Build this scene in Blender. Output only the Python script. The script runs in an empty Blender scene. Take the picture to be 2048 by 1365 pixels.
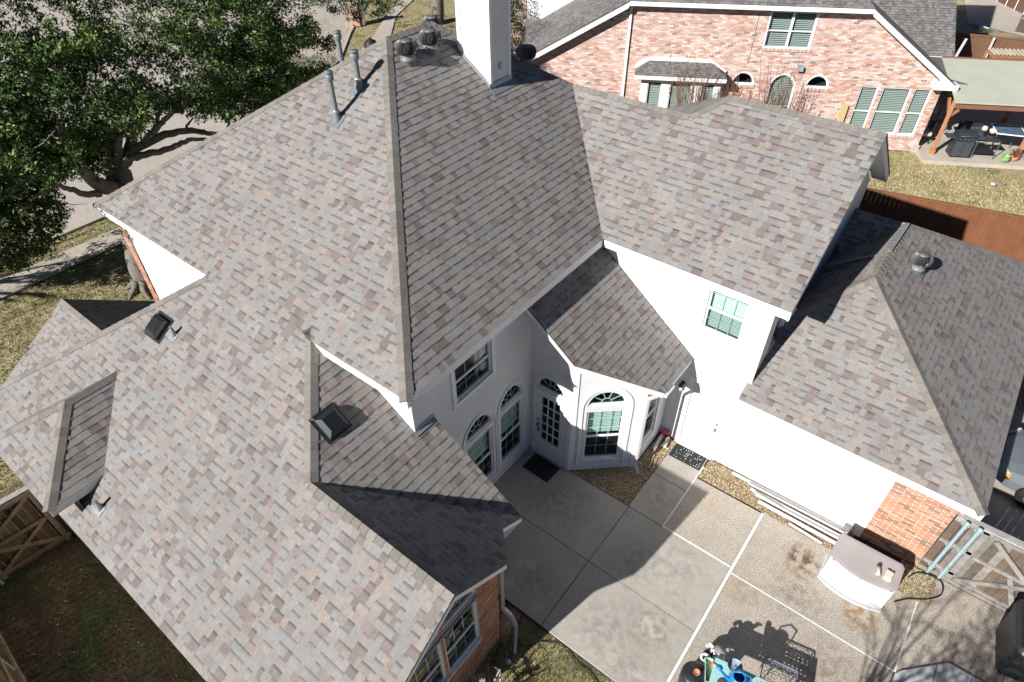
import bpy, bmesh, math, random
import numpy as np
from mathutils import Vector, Matrix
from mathutils.geometry import tessellate_polygon
random.seed(7); rng = np.random.default_rng(7)
S = bpy.context.scene
COL = S.collection
R = math.radians
# ------------------------------------------------------------------ camera, sky, sun, exposure
CAM = Vector((0, 0, 12.3)); FPX = 1290.0
RT = Vector((0.78914767, 0.61414285, -0.00863197))
UP = Vector((-0.4064171, 0.53266291, 0.74235798))
FW = Vector((-0.46051178, 0.58232189, -0.66994785))
cd = bpy.data.cameras.new('camera'); cam = bpy.data.objects.new('camera', cd); COL.objects.link(cam)
cd.sensor_width = 36; cd.lens = 36 * FPX / 2048; cd.clip_start = .1; cd.clip_end = 800
m = Matrix((RT, UP, -FW)).transposed().to_4x4(); m.translation = CAM; cam.matrix_world = m
S.camera = cam
SUN_DIR = Vector((.178, .842, -.509)).normalized()      # the way the light travels
sun_el = math.asin(-SUN_DIR.z); sun_az = math.atan2(-SUN_DIR.x, -SUN_DIR.y)
w = bpy.data.worlds.new('World'); S.world = w; w.use_nodes = True
nt = w.node_tree; bg = nt.nodes['Background']
sk = nt.nodes.new('ShaderNodeTexSky'); sk.sky_type = 'NISHITA'; sk.sun_disc = False
sk.sun_elevation = sun_el; sk.sun_rotation = sun_az; sk.altitude = 2600; sk.dust_density = 0.0; sk.ozone_density = 5.0; sk.air_density = 0.5
nt.links.new(sk.outputs[0], bg.inputs[0]); bg.inputs[1].default_value = 0.05
sl = bpy.data.lights.new('sun', 'SUN'); sl.energy = 5.0; sl.angle = R(.55); sl.color = (1, .982, .95)
so = bpy.data.objects.new('sun', sl); COL.objects.link(so); so.rotation_euler = SUN_DIR.to_track_quat('-Z', 'Y').to_euler()
S.view_settings.view_transform = 'Standard'; S.view_settings.look = 'None'; S.view_settings.gamma = 1
S.view_settings.use_curve_mapping = False; S.view_settings.exposure = 0.57

# ------------------------------------------------------------------ helpers
def ray(px, py): return FW + RT * ((px - 1024) / FPX) - UP * ((py - 682.5) / FPX)
def at(px, py, x=None, y=None, z=None, pl=None):
    d = ray(px, py)
    if pl is not None: n, c = pl; t = (c - n.dot(CAM)) / n.dot(d)
    elif z is not None: t = (z - CAM.z) / d.z
    elif x is not None: t = x / d.x
    else: t = y / d.y
    return CAM + d * t
def proj(q):
    v = Vector(q) - CAM; z = v.dot(FW)
    if z <= .01: return (-9999, -9999)
    return (1024 + FPX * v.dot(RT) / z, 682.5 - FPX * v.dot(UP) / z)
def V(*a): return Vector(a)

def tag(o, label=None, cat=None, group=None, kind=None):
    if label: o['label'] = label
    if cat: o['category'] = cat
    if group: o['group'] = group
    if kind: o['kind'] = kind
    return o
def link(name, me, mats=None, parent=None, mw=None):
    o = bpy.data.objects.new(name, me); COL.objects.link(o)
    for k in (mats or []): me.materials.append(k)
    if parent is not None:
        o.parent = parent
    if mw is not None: o.matrix_local = mw
    return o
def empty(name, loc=(0, 0, 0), rz=0, parent=None):
    o = bpy.data.objects.new(name, None); COL.objects.link(o); o.location = loc; o.rotation_euler = (0, 0, rz)
    o.empty_display_size = .1
    if parent: o.parent = parent
    return o
class MB:
    def __init__(s): s.v = []; s.f = []; s.m = []; s.c = []; s.sm = []; s.usecol = False; s.smooth = False
    def face(s, pts, mi=0, col=None):
        b = len(s.v); s.v += [tuple(p) for p in pts]; s.f.append(tuple(range(b, b + len(pts)))); s.m.append(mi)
        if col is None: s.c += [(1, 1, 1, 1)] * len(pts)
        else:
            s.usecol = True
            if isinstance(col[0], (tuple, list)): s.c += [tuple(q)[:3] + (1,) for q in col]
            else: s.c += [tuple(col)[:3] + (1,)] * len(pts)
        s.sm.append(s.smooth)
        return s
    def raw(s, vs, fs, mi=0, col=None):
        b = len(s.v); s.v += [tuple(p) for p in vs]
        for f in fs:
            s.f.append(tuple(i + b for i in f)); s.m.append(mi); s.sm.append(s.smooth)
            s.c += [(tuple(col)[:3] + (1,)) if col else (1, 1, 1, 1)] * len(f)
        if col: s.usecol = True
        return s
    def box(s, c, size, mi=0, M=None, col=None):
        x, y, z = size[0] / 2, size[1] / 2, size[2] / 2
        vs = [Vector((a * x, b * y, d * z)) for a in (-1, 1) for b in (-1, 1) for d in (-1, 1)]
        if M is not None: vs = [M @ q for q in vs]
        c = Vector(c); vs = [q + c for q in vs]
        return s.raw(vs, [(0, 1, 3, 2), (4, 6, 7, 5), (0, 4, 5, 1), (2, 3, 7, 6), (0, 2, 6, 4), (1, 5, 7, 3)], mi, col)
    def box2(s, lo, hi, mi=0, col=None):
        return s.box([(a + b) / 2 for a, b in zip(lo, hi)], [abs(b - a) for a, b in zip(lo, hi)], mi, None, col)
    def bar(s, a, b, w, h, mi=0, up=(0, 0, 1), col=None):
        a = Vector(a); b = Vector(b); t = (b - a); L = t.length; t.normalize(); up = Vector(up)
        if abs(t.dot(up)) > .98: up = Vector((1, 0, 0))
        r = t.cross(up).normalized(); u = r.cross(t)
        M = Matrix((t, r, u)).transposed()
        return s.box((a + b) / 2, (L, w, h), mi, M, col)
    def tube(s, pts, rad, n=8, mi=0, cap=True, col=None):
        pts = [Vector(p) for p in pts]; rs = rad if isinstance(rad, (list, tuple)) else [rad] * len(pts)
        b = len(s.v); ref = None; vs = []
        for i, p in enumerate(pts):
            t = (pts[min(i + 1, len(pts) - 1)] - pts[max(i - 1, 0)]).normalized()
            if ref is None: ref = t.orthogonal().normalized()
            ref = (ref - t * ref.dot(t)).normalized(); q = t.cross(ref)
            for k in range(n):
                a = 2 * math.pi * k / n; vs.append(p + (ref * math.cos(a) + q * math.sin(a)) * rs[i])
        fs = [(i * n + k, i * n + (k + 1) % n, (i + 1) * n + (k + 1) % n, (i + 1) * n + k) for i in range(len(pts) - 1) for k in range(n)]
        sm = s.smooth; s.smooth = True
        s.raw(vs, fs, mi, col); s.smooth = sm
        if cap: s.raw([vs[k] for k in range(n)][::-1], [tuple(range(n))], mi, col); s.raw(vs[-n:], [tuple(range(n))], mi, col)
        return s
    def lathe(s, prof, n=20, mi=0, c=(0, 0, 0), M=None, col=None, smooth=True):
        c = Vector(c); vs = []
        for r, z in prof:
            for k in range(n):
                a = 2 * math.pi * k / n; q = Vector((r * math.cos(a), r * math.sin(a), z))
                vs.append((M @ q if M is not None else q) + c)
        fs = [(i * n + k, i * n + (k + 1) % n, (i + 1) * n + (k + 1) % n, (i + 1) * n + k) for i in range(len(prof) - 1) for k in range(n)]
        sm = s.smooth; s.smooth = smooth; s.raw(vs, fs, mi, col); s.smooth = sm
        return s
    def prism(s, poly, ext, mi=0, col=None):
        # poly: planar loop of 3d points, ext: extrusion vector
        poly = [Vector(p) for p in poly]; e = Vector(ext); n = len(poly); q = [p + e for p in poly]
        nr = sum(((poly[i] - poly[0]).cross(poly[(i + 1) % n] - poly[0]) for i in range(1, n - 1)), Vector())
        if nr.dot(e) > 0: poly, q = q, poly
        s.face(poly, mi, col); s.face(q[::-1], mi, col)
        for i in range(n): j = (i + 1) % n; s.face([poly[j], poly[i], q[i], q[j]], mi, col)
        return s
    def build(s, name, mats, parent=None, mw=None):
        me = bpy.data.meshes.new(name); me.from_pydata(s.v, [], s.f)
        me.polygons.foreach_set('material_index', s.m); me.polygons.foreach_set('use_smooth', s.sm)
        if s.usecol:
            a = me.color_attributes.new('Col', 'FLOAT_COLOR', 'CORNER')
            a.data.foreach_set('color', np.array(s.c, dtype=np.float32).ravel())
        me.validate(); me.update()
        return link(name, me, mats if isinstance(mats, (list, tuple)) else [mats], parent, mw)
def npmesh(name, verts, faces, mats, col=None, parent=None):
    verts = np.asarray(verts, dtype=np.float32); faces = np.asarray(faces, dtype=np.int32); k = faces.shape[1]
    me = bpy.data.meshes.new(name); me.vertices.add(len(verts)); me.vertices.foreach_set('co', verts.ravel())
    me.loops.add(faces.size); me.loops.foreach_set('vertex_index', faces.ravel()); me.polygons.add(len(faces))
    me.polygons.foreach_set('loop_start', np.arange(0, faces.size, k, dtype=np.int32))
    me.polygons.foreach_set('loop_total', np.full(len(faces), k, dtype=np.int32))
    if col is not None:
        a = me.color_attributes.new('Col', 'FLOAT_COLOR', 'POINT'); c = np.ones((len(verts), 4), dtype=np.float32); c[:, :3] = col
        a.data.foreach_set('color', c.ravel())
    me.update(); me.validate()
    return link(name, me, mats if isinstance(mats, (list, tuple)) else [mats], parent)

# ------------------------------------------------------------------ materials
MATS = {}
def mat(name, col, rough=.7, noise=None, bump=0, bscale=60, metal=0, spec=.5, attr=False, fine=None, coords='Object', tex=None, coat=0):
    """noise: list of (scale, amount, detail) value variation; fine: granule speckle (scale, amount); tex: list of (scale, colour, lo, hi) patches"""
    if name in MATS: return MATS[name]
    mt = bpy.data.materials.new(name); mt.use_nodes = True; N = mt.node_tree.nodes; L = mt.node_tree.links
    b = N['Principled BSDF']; b.inputs['Roughness'].default_value = rough; b.inputs['Metallic'].default_value = metal
    b.inputs['Specular IOR Level'].default_value = spec; b.inputs['Coat Weight'].default_value = coat
    if attr:
        a = N.new('ShaderNodeAttribute'); a.attribute_name = 'Col'; cs = a.outputs['Color']
        if col != (1, 1, 1):
            mx = N.new('ShaderNodeMix'); mx.data_type = 'RGBA'; mx.blend_type = 'MULTIPLY'; mx.inputs[0].default_value = 1
            L.new(cs, mx.inputs[6]); mx.inputs[7].default_value = (*col, 1); cs = mx.outputs[2]
    else:
        rg = N.new('ShaderNodeRGB'); rg.outputs[0].default_value = (*col, 1); cs = rg.outputs[0]
    geo = N.new('ShaderNodeNewGeometry'); pos = geo.outputs['Position']
    for sc, c2, lo, hi in (tex or []):
        n = N.new('ShaderNodeTexNoise'); n.inputs['Scale'].default_value = sc; n.inputs['Detail'].default_value = 5; n.inputs['Roughness'].default_value = .62
        L.new(pos, n.inputs['Vector'])
        mr = N.new('ShaderNodeMapRange'); mr.inputs[1].default_value = lo; mr.inputs[2].default_value = hi; L.new(n.outputs[0], mr.inputs[0])
        mx = N.new('ShaderNodeMix'); mx.data_type = 'RGBA'; L.new(mr.outputs[0], mx.inputs[0]); L.new(cs, mx.inputs[6]); mx.inputs[7].default_value = (*c2, 1); cs = mx.outputs[2]
    for sc, am in [(q[0], q[1]) for q in (noise or [])] + ([fine] if fine else []):
        n = N.new('ShaderNodeTexNoise'); n.inputs['Scale'].default_value = sc; n.inputs['Detail'].default_value = 4; L.new(pos, n.inputs['Vector'])
        mr = N.new('ShaderNodeMapRange'); mr.inputs[1].default_value = .3; mr.inputs[2].default_value = .7
        mr.inputs[3].default_value = 1 - am; mr.inputs[4].default_value = 1 + am; L.new(n.outputs[0], mr.inputs[0])
        mx = N.new('ShaderNodeMix'); mx.data_type = 'RGBA'; mx.blend_type = 'MULTIPLY'; mx.inputs[0].default_value = 1
        L.new(cs, mx.inputs[6]); L.new(mr.outputs[0], mx.inputs[7]); cs = mx.outputs[2]
    L.new(cs, b.inputs['Base Color'])
    if bump:
        n = N.new('ShaderNodeTexNoise'); n.inputs['Scale'].default_value = bscale; n.inputs['Detail'].default_value = 5; L.new(pos, n.inputs['Vector'])
        bp = N.new('ShaderNodeBump'); bp.inputs['Strength'].default_value = bump; bp.inputs['Distance'].default_value = .02
        L.new(n.outputs[0], bp.inputs['Height']); L.new(bp.outputs[0], b.inputs['Normal'])
    MATS[name] = mt; return mt
def glass(name, tint, rough=.02):
    mt = bpy.data.materials.new(name); mt.use_nodes = True; N = mt.node_tree.nodes; L = mt.node_tree.links
    N.remove(N['Principled BSDF']); o = N['Material Output']
    t = N.new('ShaderNodeBsdfTransparent'); t.inputs[0].default_value = (*tint, 1)
    g = N.new('ShaderNodeBsdfGlossy'); g.inputs['Roughness'].default_value = rough
    lw = N.new('ShaderNodeLayerWeight'); pw = N.new('ShaderNodeMath'); pw.operation = 'POWER'; pw.inputs[1].default_value = 4; L.new(lw.outputs['Facing'], pw.inputs[0])
    f = N.new('ShaderNodeMath'); f.operation = 'MULTIPLY_ADD'; f.inputs[1].default_value = .85; f.inputs[2].default_value = .05; L.new(pw.outputs[0], f.inputs[0]); lw.inputs[0].default_value = .5; mx = N.new('ShaderNodeMixShader')
    L.new(f.outputs[0], mx.inputs[0]); L.new(t.outputs[0], mx.inputs[1]); L.new(g.outputs[0], mx.inputs[2]); L.new(mx.outputs[0], o.inputs[0])
    MATS[name] = mt; return mt
M_sh = mat('shingle', (1, 1, 1), .93, attr=True, noise=[(.7, .05), (2.2, .07), (14, .08)], fine=(85, .2), bump=.5, bscale=220, spec=.25)
M_cap = mat('cap_shingle', (.165, .155, .138), .95, noise=[(3, .08), (25, .1)], fine=(160, .25), bump=.5, bscale=200, spec=.2)
M_deck = mat('roof_deck', (.07, .065, .06), .9)
M_white = mat('white_siding', (.70, .70, .69), .6, noise=[(.8, .03), (5, .03), (30, .02)], spec=.35, bump=.08, bscale=25)
M_trim = mat('white_trim', (.82, .82, .81), .5, noise=[(4, .02)], spec=.4)
M_brick = mat('brick', (1, 1, 1), .85, attr=True, noise=[(30, .14)], fine=(120, .12), bump=.4, bscale=90, spec=.25)
M_mortar = mat('mortar', (.62, .57, .50), .9, noise=[(20, .1)], bump=.3, bscale=100)
M_mortar2 = mat('mortar_pale', (.66, .59, .53), .9, noise=[(20, .12)])
M_conc = mat('patio_concrete', (.41, .375, .325), .85, noise=[(.8, .07), (3, .07), (9, .06), (30, .07)], fine=(48, .12), tex=[(1.1, (.36, .335, .30), .50, .70), (.55, (.46, .43, .385), .5, .75)], bump=.15, bscale=80)
M_agg = mat('exposed_aggregate', (.45, .395, .33), .85, noise=[(1.3, .07), (6, .06)], fine=(38, .30), tex=[(.9, (.49, .39, .27), .56, .76), (48, (.20, .16, .13), .54, .62), (40, (.72, .66, .57), .58, .66)], bump=.6, bscale=70)
M_street = mat('street_concrete', (.47, .41, .36), .85, noise=[(.5, .06), (4, .05)], fine=(60, .06))
M_walk = mat('sidewalk_concrete', (.47, .42, .35), .85, noise=[(.8, .07), (5, .06)], fine=(60, .06))
M_line = mat('white_joint', (.78, .78, .76), .6, noise=[(15, .06)])
M_joint = mat('dark_joint', (.055, .05, .045), .9)
M_lawn = mat('lawn', (.36, .30, .165), .95, noise=[(1.5, .12), (10, .16)], fine=(45, .4), tex=[(.8, (.15, .15, .06), .5, .68), (3.2, (.11, .14, .045), .56, .7), (9, (.45, .37, .21), .55, .7)], bump=1, bscale=50)
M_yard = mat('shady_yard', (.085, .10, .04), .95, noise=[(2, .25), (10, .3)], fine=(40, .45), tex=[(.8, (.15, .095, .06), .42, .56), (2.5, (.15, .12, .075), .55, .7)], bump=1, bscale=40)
M_gravel = mat('gravel', (1, 1, 1), .85, attr=True, noise=[(60, .15)])
M_gbed = mat('gravel_bed', (.25, .19, .11), .95, noise=[(20, .3)], bump=1, bscale=60)
M_metal = mat('grey_metal', (.19, .19, .185), .5, metal=.4, noise=[(9, .1)])
M_pipe = mat('grey_paint_pipe', (.17, .185, .19), .5, noise=[(12, .08)])
M_flash = mat('flashing', (.34, .36, .38), .4, metal=.4, noise=[(8, .08)])
M_blackp = mat('black_plastic', (.02, .024, .026), .42, noise=[(15, .2)])
M_glass2 = glass('plain_window_glass', (.80, .87, .85))
M_glass = glass('window_glass', (.80, .94, .90))
M_screen = mat('insect_screen', (.03, .034, .04), .7)
M_dark = mat('dark_room', (.03, .034, .036), .9)
M_blind = mat('window_blind', (.80, .84, .83), .7)
M_drape = mat('curtain', (.6, .56, .46), .8, noise=[(12, .2)])
M_wood = mat('fence_wood', (1, 1, 1), .85, attr=True, noise=[(5, .2), (30, .18)], bump=.4, bscale=60)
M_stain = mat('stained_fence', (1, 1, 1), .75, attr=True, noise=[(4, .1), (25, .08)], bump=.15, bscale=50)
M_galv = mat('galvanised_steel', (.34, .44, .46), .5, metal=.1, noise=[(20, .08)])
M_leaf = mat('leaves', (1, 1, 1), .55, attr=True, spec=.3)
M_bark = mat('bark', (.18, .16, .132), .9, noise=[(4, .22), (22, .3)], bump=1, bscale=28)
M_twig = mat('twig', (.22, .12, .075), .8)
M_rubber = mat('black_rubber', (.015, .015, .016), .6)
# ------------------------------------------------------------------ shingle roofs, brick walls (pieces)
PAL = [((.290, .280, .272), 24), ((.262, .255, .252), 17), ((.318, .276, .243), 13), ((.290, .252, .226), 9), ((.205, .165, .157), 9),
       ((.245, .208, .198), 10), ((.258, .262, .262), 15), ((.165, .132, .126), 4)]
PALC = [tuple((x * .72 + g_ * .28) * k for x, g_, k in zip(c, (.268, .254, .247), (1.01, .985, .955))) for c, _ in PAL]; PALW = [q for _, q in PAL]
NPAL = [(.205, .19, .185), (.17, .16, .155), (.235, .22, .21), (.15, .14, .138)]
EXP = .146
WID = [.08, .11, .14, .17, .205]
PIECES = {'shingle': [], 'brick': []}       # (distance, maker)
def clip(poly, u0, u1, v0, v1):
    for ax, val, sg in ((0, u0, 1), (0, u1, -1), (1, v0, 1), (1, v1, -1)):
        out = []
        for i in range(len(poly)):
            a, b = poly[i - 1], poly[i]; da = (a[ax] - val) * sg; db = (b[ax] - val) * sg
            if (da >= 0) != (db >= 0):
                t = da / (da - db); out.append((a[0] + (b[0] - a[0]) * t, a[1] + (b[1] - a[1]) * t))
            if db >= 0: out.append(b)
        poly = out
        if len(poly) < 3: return []
    return poly
def area(p): return .5 * sum(p[i - 1][0] * p[i][1] - p[i][0] * p[i - 1][1] for i in range(len(p)))
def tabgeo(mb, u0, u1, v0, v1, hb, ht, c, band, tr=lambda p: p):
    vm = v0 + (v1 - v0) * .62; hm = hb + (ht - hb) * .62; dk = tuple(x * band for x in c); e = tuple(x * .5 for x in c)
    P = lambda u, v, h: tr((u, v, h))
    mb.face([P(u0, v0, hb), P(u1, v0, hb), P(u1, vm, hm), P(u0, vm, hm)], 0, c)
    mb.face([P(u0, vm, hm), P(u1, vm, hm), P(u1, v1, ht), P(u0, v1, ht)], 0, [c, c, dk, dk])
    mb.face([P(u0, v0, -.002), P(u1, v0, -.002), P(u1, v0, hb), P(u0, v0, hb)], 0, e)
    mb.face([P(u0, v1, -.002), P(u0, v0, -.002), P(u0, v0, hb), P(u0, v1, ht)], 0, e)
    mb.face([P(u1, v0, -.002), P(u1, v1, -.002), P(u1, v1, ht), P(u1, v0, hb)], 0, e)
SHMESH = {}
def roof_slope(parent, poly, label=None, pal=None, single=True, exp=EXP, thick=.035, wid=WID, stagger=0):
    poly = [Vector(p) for p in poly]
    n = sum(((poly[i] - poly[0]).cross(poly[(i + 1) % len(poly)] - poly[0]) for i in range(1, len(poly) - 1)), Vector()).normalized()
    if n.z < 0: n = -n; poly = poly[::-1]
    v = (Vector((0, 0, 1)) - n * n.z).normalized(); u = v.cross(n)
    o = poly[0].copy()
    P2 = [((p - o).dot(u), (p - o).dot(v)) for p in poly]
    if area(P2) < 0: P2 = P2[::-1]
    B = Matrix((u, v, n)).transposed().to_4x4(); B.translation = o
    mb = MB(); mb.prism(poly, -n * thick)
    so = mb.build('roof_slope', M_deck, parent)
    if label: so['label'] = label
    umin = min(p[0] for p in P2); umax = max(p[0] for p in P2); vmin = min(p[1] for p in P2); vmax = max(p[1] for p in P2)
    stuff = MB(); k = 0; vv = vmin
    edges = [(P2[i - 1], P2[i]) for i in range(len(P2))]
    while vv < vmax - .01:
        # span of u where the polygon exists in this course
        uu = umin - random.random() * .3
        last = 0
        while uu < umax:
            wd = random.choice(wid); u1 = uu + wd; c2 = clip(P2, uu, u1 - .0015, vv, vv + exp)
            if c2:
                a = abs(area(c2))
                if a > 1e-5:
                    proud = random.random() < (.25 if last else .8)
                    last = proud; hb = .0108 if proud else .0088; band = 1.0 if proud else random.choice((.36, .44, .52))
                    pi = random.choices(range(len(PALC)), PALW)[0] if pal is None else random.randrange(len(pal))
                    c = (PALC if pal is None else pal)[pi]
                    full = a > (wd - .0015) * exp * .999
                    if full:
                        ctr = B @ Vector((uu + wd / 2, vv + exp / 2, 0)); rec = (uu, vv, wd, hb, c, band, pi)
                        px = proj(ctr)
                        if single and 0 < px[0] < 2048 and 0 < px[1] < 1365: PIECES['shingle'].append(((ctr - CAM).length, so, B, rec, stuff))
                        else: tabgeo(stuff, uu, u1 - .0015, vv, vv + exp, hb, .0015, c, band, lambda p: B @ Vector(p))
                    else:
                        H = lambda q: hb + (.0015 - hb) * (q[1] - vv) / exp
                        top = [B @ Vector((q[0], q[1], H(q))) for q in c2]
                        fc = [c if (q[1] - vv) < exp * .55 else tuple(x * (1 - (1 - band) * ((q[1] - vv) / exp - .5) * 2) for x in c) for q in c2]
                        if area(c2) < 0: top = top[::-1]; fc = fc[::-1]; c2 = c2[::-1]
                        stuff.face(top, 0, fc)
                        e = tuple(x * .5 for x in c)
                        for i in range(len(c2)):
                            a_, b_ = c2[i - 1], c2[i]
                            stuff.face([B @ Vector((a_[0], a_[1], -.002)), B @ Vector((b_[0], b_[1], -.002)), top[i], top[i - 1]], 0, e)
            uu = u1
        vv += exp; k += 1
    so['_st'] = len(STUFFS); STUFFS.append((stuff, so))
    return so
STUFFS = []
def finish_shingles(limit=300):
    L = sorted(PIECES['shingle'], key=lambda r: r[0])
    for i, (d, so, B, (uu, vv, wd, hb, c, band, pi), stuff) in enumerate(L):
        if i < limit:
            key = (round(wd, 3), hb, pi, band)
            if key not in SHMESH:
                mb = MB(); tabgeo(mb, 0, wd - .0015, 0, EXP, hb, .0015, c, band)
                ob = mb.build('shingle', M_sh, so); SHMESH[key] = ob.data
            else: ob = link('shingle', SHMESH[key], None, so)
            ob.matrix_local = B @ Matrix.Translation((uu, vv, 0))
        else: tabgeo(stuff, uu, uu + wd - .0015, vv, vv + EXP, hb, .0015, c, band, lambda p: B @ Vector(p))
    for stuff, so in STUFFS:
        if stuff.f:
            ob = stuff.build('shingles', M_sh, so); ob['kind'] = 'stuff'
        del so['_st']
CAPN = [0]
def cap_line(parent, p0, p1, n1, n2, w=.115, ex=.145, mt=None, single=True, stuff=None, h=.022):
    """cap shingles from the low end p0 to the high end p1 over two slopes with normals n1, n2"""
    p0 = Vector(p0); p1 = Vector(p1); t = p1 - p0; L = t.length; t.normalize(); n1 = Vector(n1).normalized(); n2 = Vector(n2).normalized()
    s1 = n1.cross(t).normalized(); s1 = s1 if s1.z < 0 else -s1
    s2 = n2.cross(t).normalized(); s2 = s2 if s2.z < 0 else -s2
    if s1.dot(s2) > .95: s2 = -s1
    if abs(t.z) < .02:
        s1 = n1.cross(t); s1 = s1 if s1.z < 0 else -s1
        s2 = n2.cross(t); s2 = s2 if s2.z < 0 else -s2
    nm = (n1 + n2).normalized(); x = 0
    while x < L:
        e = min(ex + .015, L - x + .01); ww = w * random.uniform(.96, 1.04); hl = h + random.uniform(-.002, .003)
        a = p0 + t * x; b = p0 + t * (x + e)
        def row(p, hh): return [p + s1 * ww + n1 * hh, p + nm * (hh + .008), p + s2 * ww + n2 * hh]
        A = row(a, hl); Bt = row(b, .012); A0 = [a + s1 * ww, a + nm * .0, a + s2 * ww]; B0 = [b + s1 * ww, b, b + s2 * ww]
        g = random.uniform(.84, 1.14); c = (g, g, g)
        mb = MB() if single else stuff
        vs = A + Bt + A0 + B0
        fs = [(0, 1, 4, 3), (1, 2, 5, 4), (6, 7, 1, 0), (7, 8, 2, 1), (9, 6, 0, 3), (8, 11, 5, 2)]
        q = vs
        nn = (q[1] - q[0]).cross(q[3] - q[0])
        if nn.dot(nm) < 0: fs = [f[::-1] for f in fs]
        mb.raw(vs, fs, 0, c)
        if single: mb.build('cap_shingle', mt or M_capA, parent)
        x += ex; CAPN[0] += 1
M_capA = mat('cap_shingle_a', (.235, .213, .188), .95, attr=True, noise=[(3, .08), (25, .1)], fine=(160, .25), bump=.5, bscale=200, spec=.2)

BPAL = [(.50, .23, .135), (.46, .20, .11), (.52, .27, .17), (.43, .18, .105), (.48, .25, .16), (.25, .16, .12), (.55, .31, .21)]
BPAL2 = [(.60, .40, .33), (.64, .47, .41), (.56, .33, .25), (.67, .53, .47), (.54, .39, .34), (.60, .37, .30), (.68, .57, .52), (.52, .28, .20), (.30, .23, .20)]
BW2 = [14, 16, 9, 14, 10, 10, 12, 7, 4]
BCAND = []
def brick_wall(parent, o, ud, poly, name='brick_wall', mort=None, pal=None, wts=None, bl=.215, bh=.043, gap=.0125, proud=.004, label=None, holes=None, mesh_mortar=True, jit=0):
    """poly: (u,z) loop in a vertical plane through o along ud; outward = ud x z rotated towards the viewer (-n)"""
    o = Vector(o); ud = Vector(ud).normalized(); nrm = ud.cross(Vector((0, 0, 1)))
    T = lambda u, z, h=0: o + ud * u + Vector((0, 0, z)) + nrm * h
    so = None
    if mesh_mortar:
        so = wall(parent, o, ud, poly, holes or [], mort or M_mortar, name, label=label)
    pal = pal or BPAL; st = MB()
    P2 = list(poly); P2 = P2 if area(P2) > 0 else P2[::-1]
    z = min(p[1] for p in P2); zmax = max(p[1] for p in P2); umin = min(p[0] for p in P2); umax = max(p[0] for p in P2); r = 0
    def spans(u0, u1, z0, z1):
        out = [(u0, u1)]
        for h in (holes or []):
            hu = [q[0] for q in h]; hz = [q[1] for q in h]
            if z1 > min(hz) and z0 < max(hz) and u1 > min(hu) and u0 < max(hu):
                cc = clip(h if area(h) > 0 else h[::-1], min(hu) - 1, max(hu) + 1, z0 - .003, z1 + .003)
                if not cc: continue
                a, b = min(q[0] for q in cc) - .003, max(q[0] for q in cc) + .003
                out = [s for p in out for s in ((p[0], min(p[1], a)), (max(p[0], b), p[1])) if s[1] - s[0] > .012]
        return out
    while z < zmax:
        u = umin - (bl + gap) * (.5 if r % 2 else 0)
        while u < umax:
            for ua, ub in spans(u, u + bl, z, z + bh):
                cc = clip(P2, ua, ub, z, z + bh)
                if not cc or abs(area(cc)) < 2e-4: continue
                c = random.choices(pal, wts)[0] if wts else random.choice(pal); g = random.uniform(.88, 1.1); c = tuple(x * g for x in c)
                h = proud + random.uniform(0, .004 + jit)
                if area(cc) < 0: cc = cc[::-1]
                ctr = T((ua + ub) / 2, z); px = proj(ctr)
                rec = (ctr - CAM).length if (0 < px[0] < 2048 and 0 < px[1] < 1365) else 1e9
                BCAND.append((rec, parent, so, [T(q[0], q[1], h) for q in cc], [T(q[0], q[1], -.001) for q in cc], c, st))
            u += bl + gap
        z += bh + gap; r += 1
    BST.append((st, so)); return so
BST = []
def finish_bricks(limit=300):
    per = {}
    for rec in sorted(BCAND, key=lambda q: q[0]):
        d, par, so, top, bot, c, st = rec; k = per.get(par.name, 0)
        mb = MB() if (k < limit and d < 1e8) else st
        mb.face(top, 0, c)
        for i in range(len(top)): mb.face([bot[i - 1], bot[i], top[i], top[i - 1]], 0, tuple(x * .8 for x in c))
        if mb is not st: mb.build('brick', M_brick, so); per[par.name] = k + 1
    for st, so in BST:
        if st.f: ob = st.build('bricks', M_brick, so); ob['kind'] = 'stuff'

def arch_pts(u0, u1, z0, rise, n=14):
    c = (u0 + u1) / 2; a = (u1 - u0) / 2
    return [(c + a * math.cos(math.pi * i / n), z0 + rise * math.sin(math.pi * i / n)) for i in range(n + 1)]
def wall(parent, o, ud, poly, holes=(), mt=None, name='wall', depth=.12, label=None):
    """wall face with reveals round its openings"""
    o = Vector(o); ud = Vector(ud).normalized(); nrm = ud.cross(Vector((0, 0, 1)))
    T = lambda q, h=0: o + ud * q[0] + Vector((0, 0, q[1])) + nrm * h
    loops = [list(poly)] + [list(h) for h in holes]
    vs = [Vector((q[0], q[1], 0)) for lp in loops for q in lp]
    tr = tessellate_polygon([[Vector((q[0], q[1], 0)) for q in lp] for lp in loops])
    mb = MB(); W = [T(q) for lp in loops for q in lp]
    fs = []
    for t in tr:
        a, b, c = t; nn = (W[b] - W[a]).cross(W[c] - W[a])
        fs.append((a, b, c) if nn.dot(nrm) > 0 else (a, c, b))
    mb.raw(W, fs)
    for lp in loops[1:]:
        for i in range(len(lp)):
            p, q = lp[i - 1], lp[i]
            mb.face([T(p), T(q), T(q, -depth), T(p, -depth)])
    ob = mb.build(name, mt or M_white, parent)
    if label: ob['label'] = label
    return ob
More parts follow.
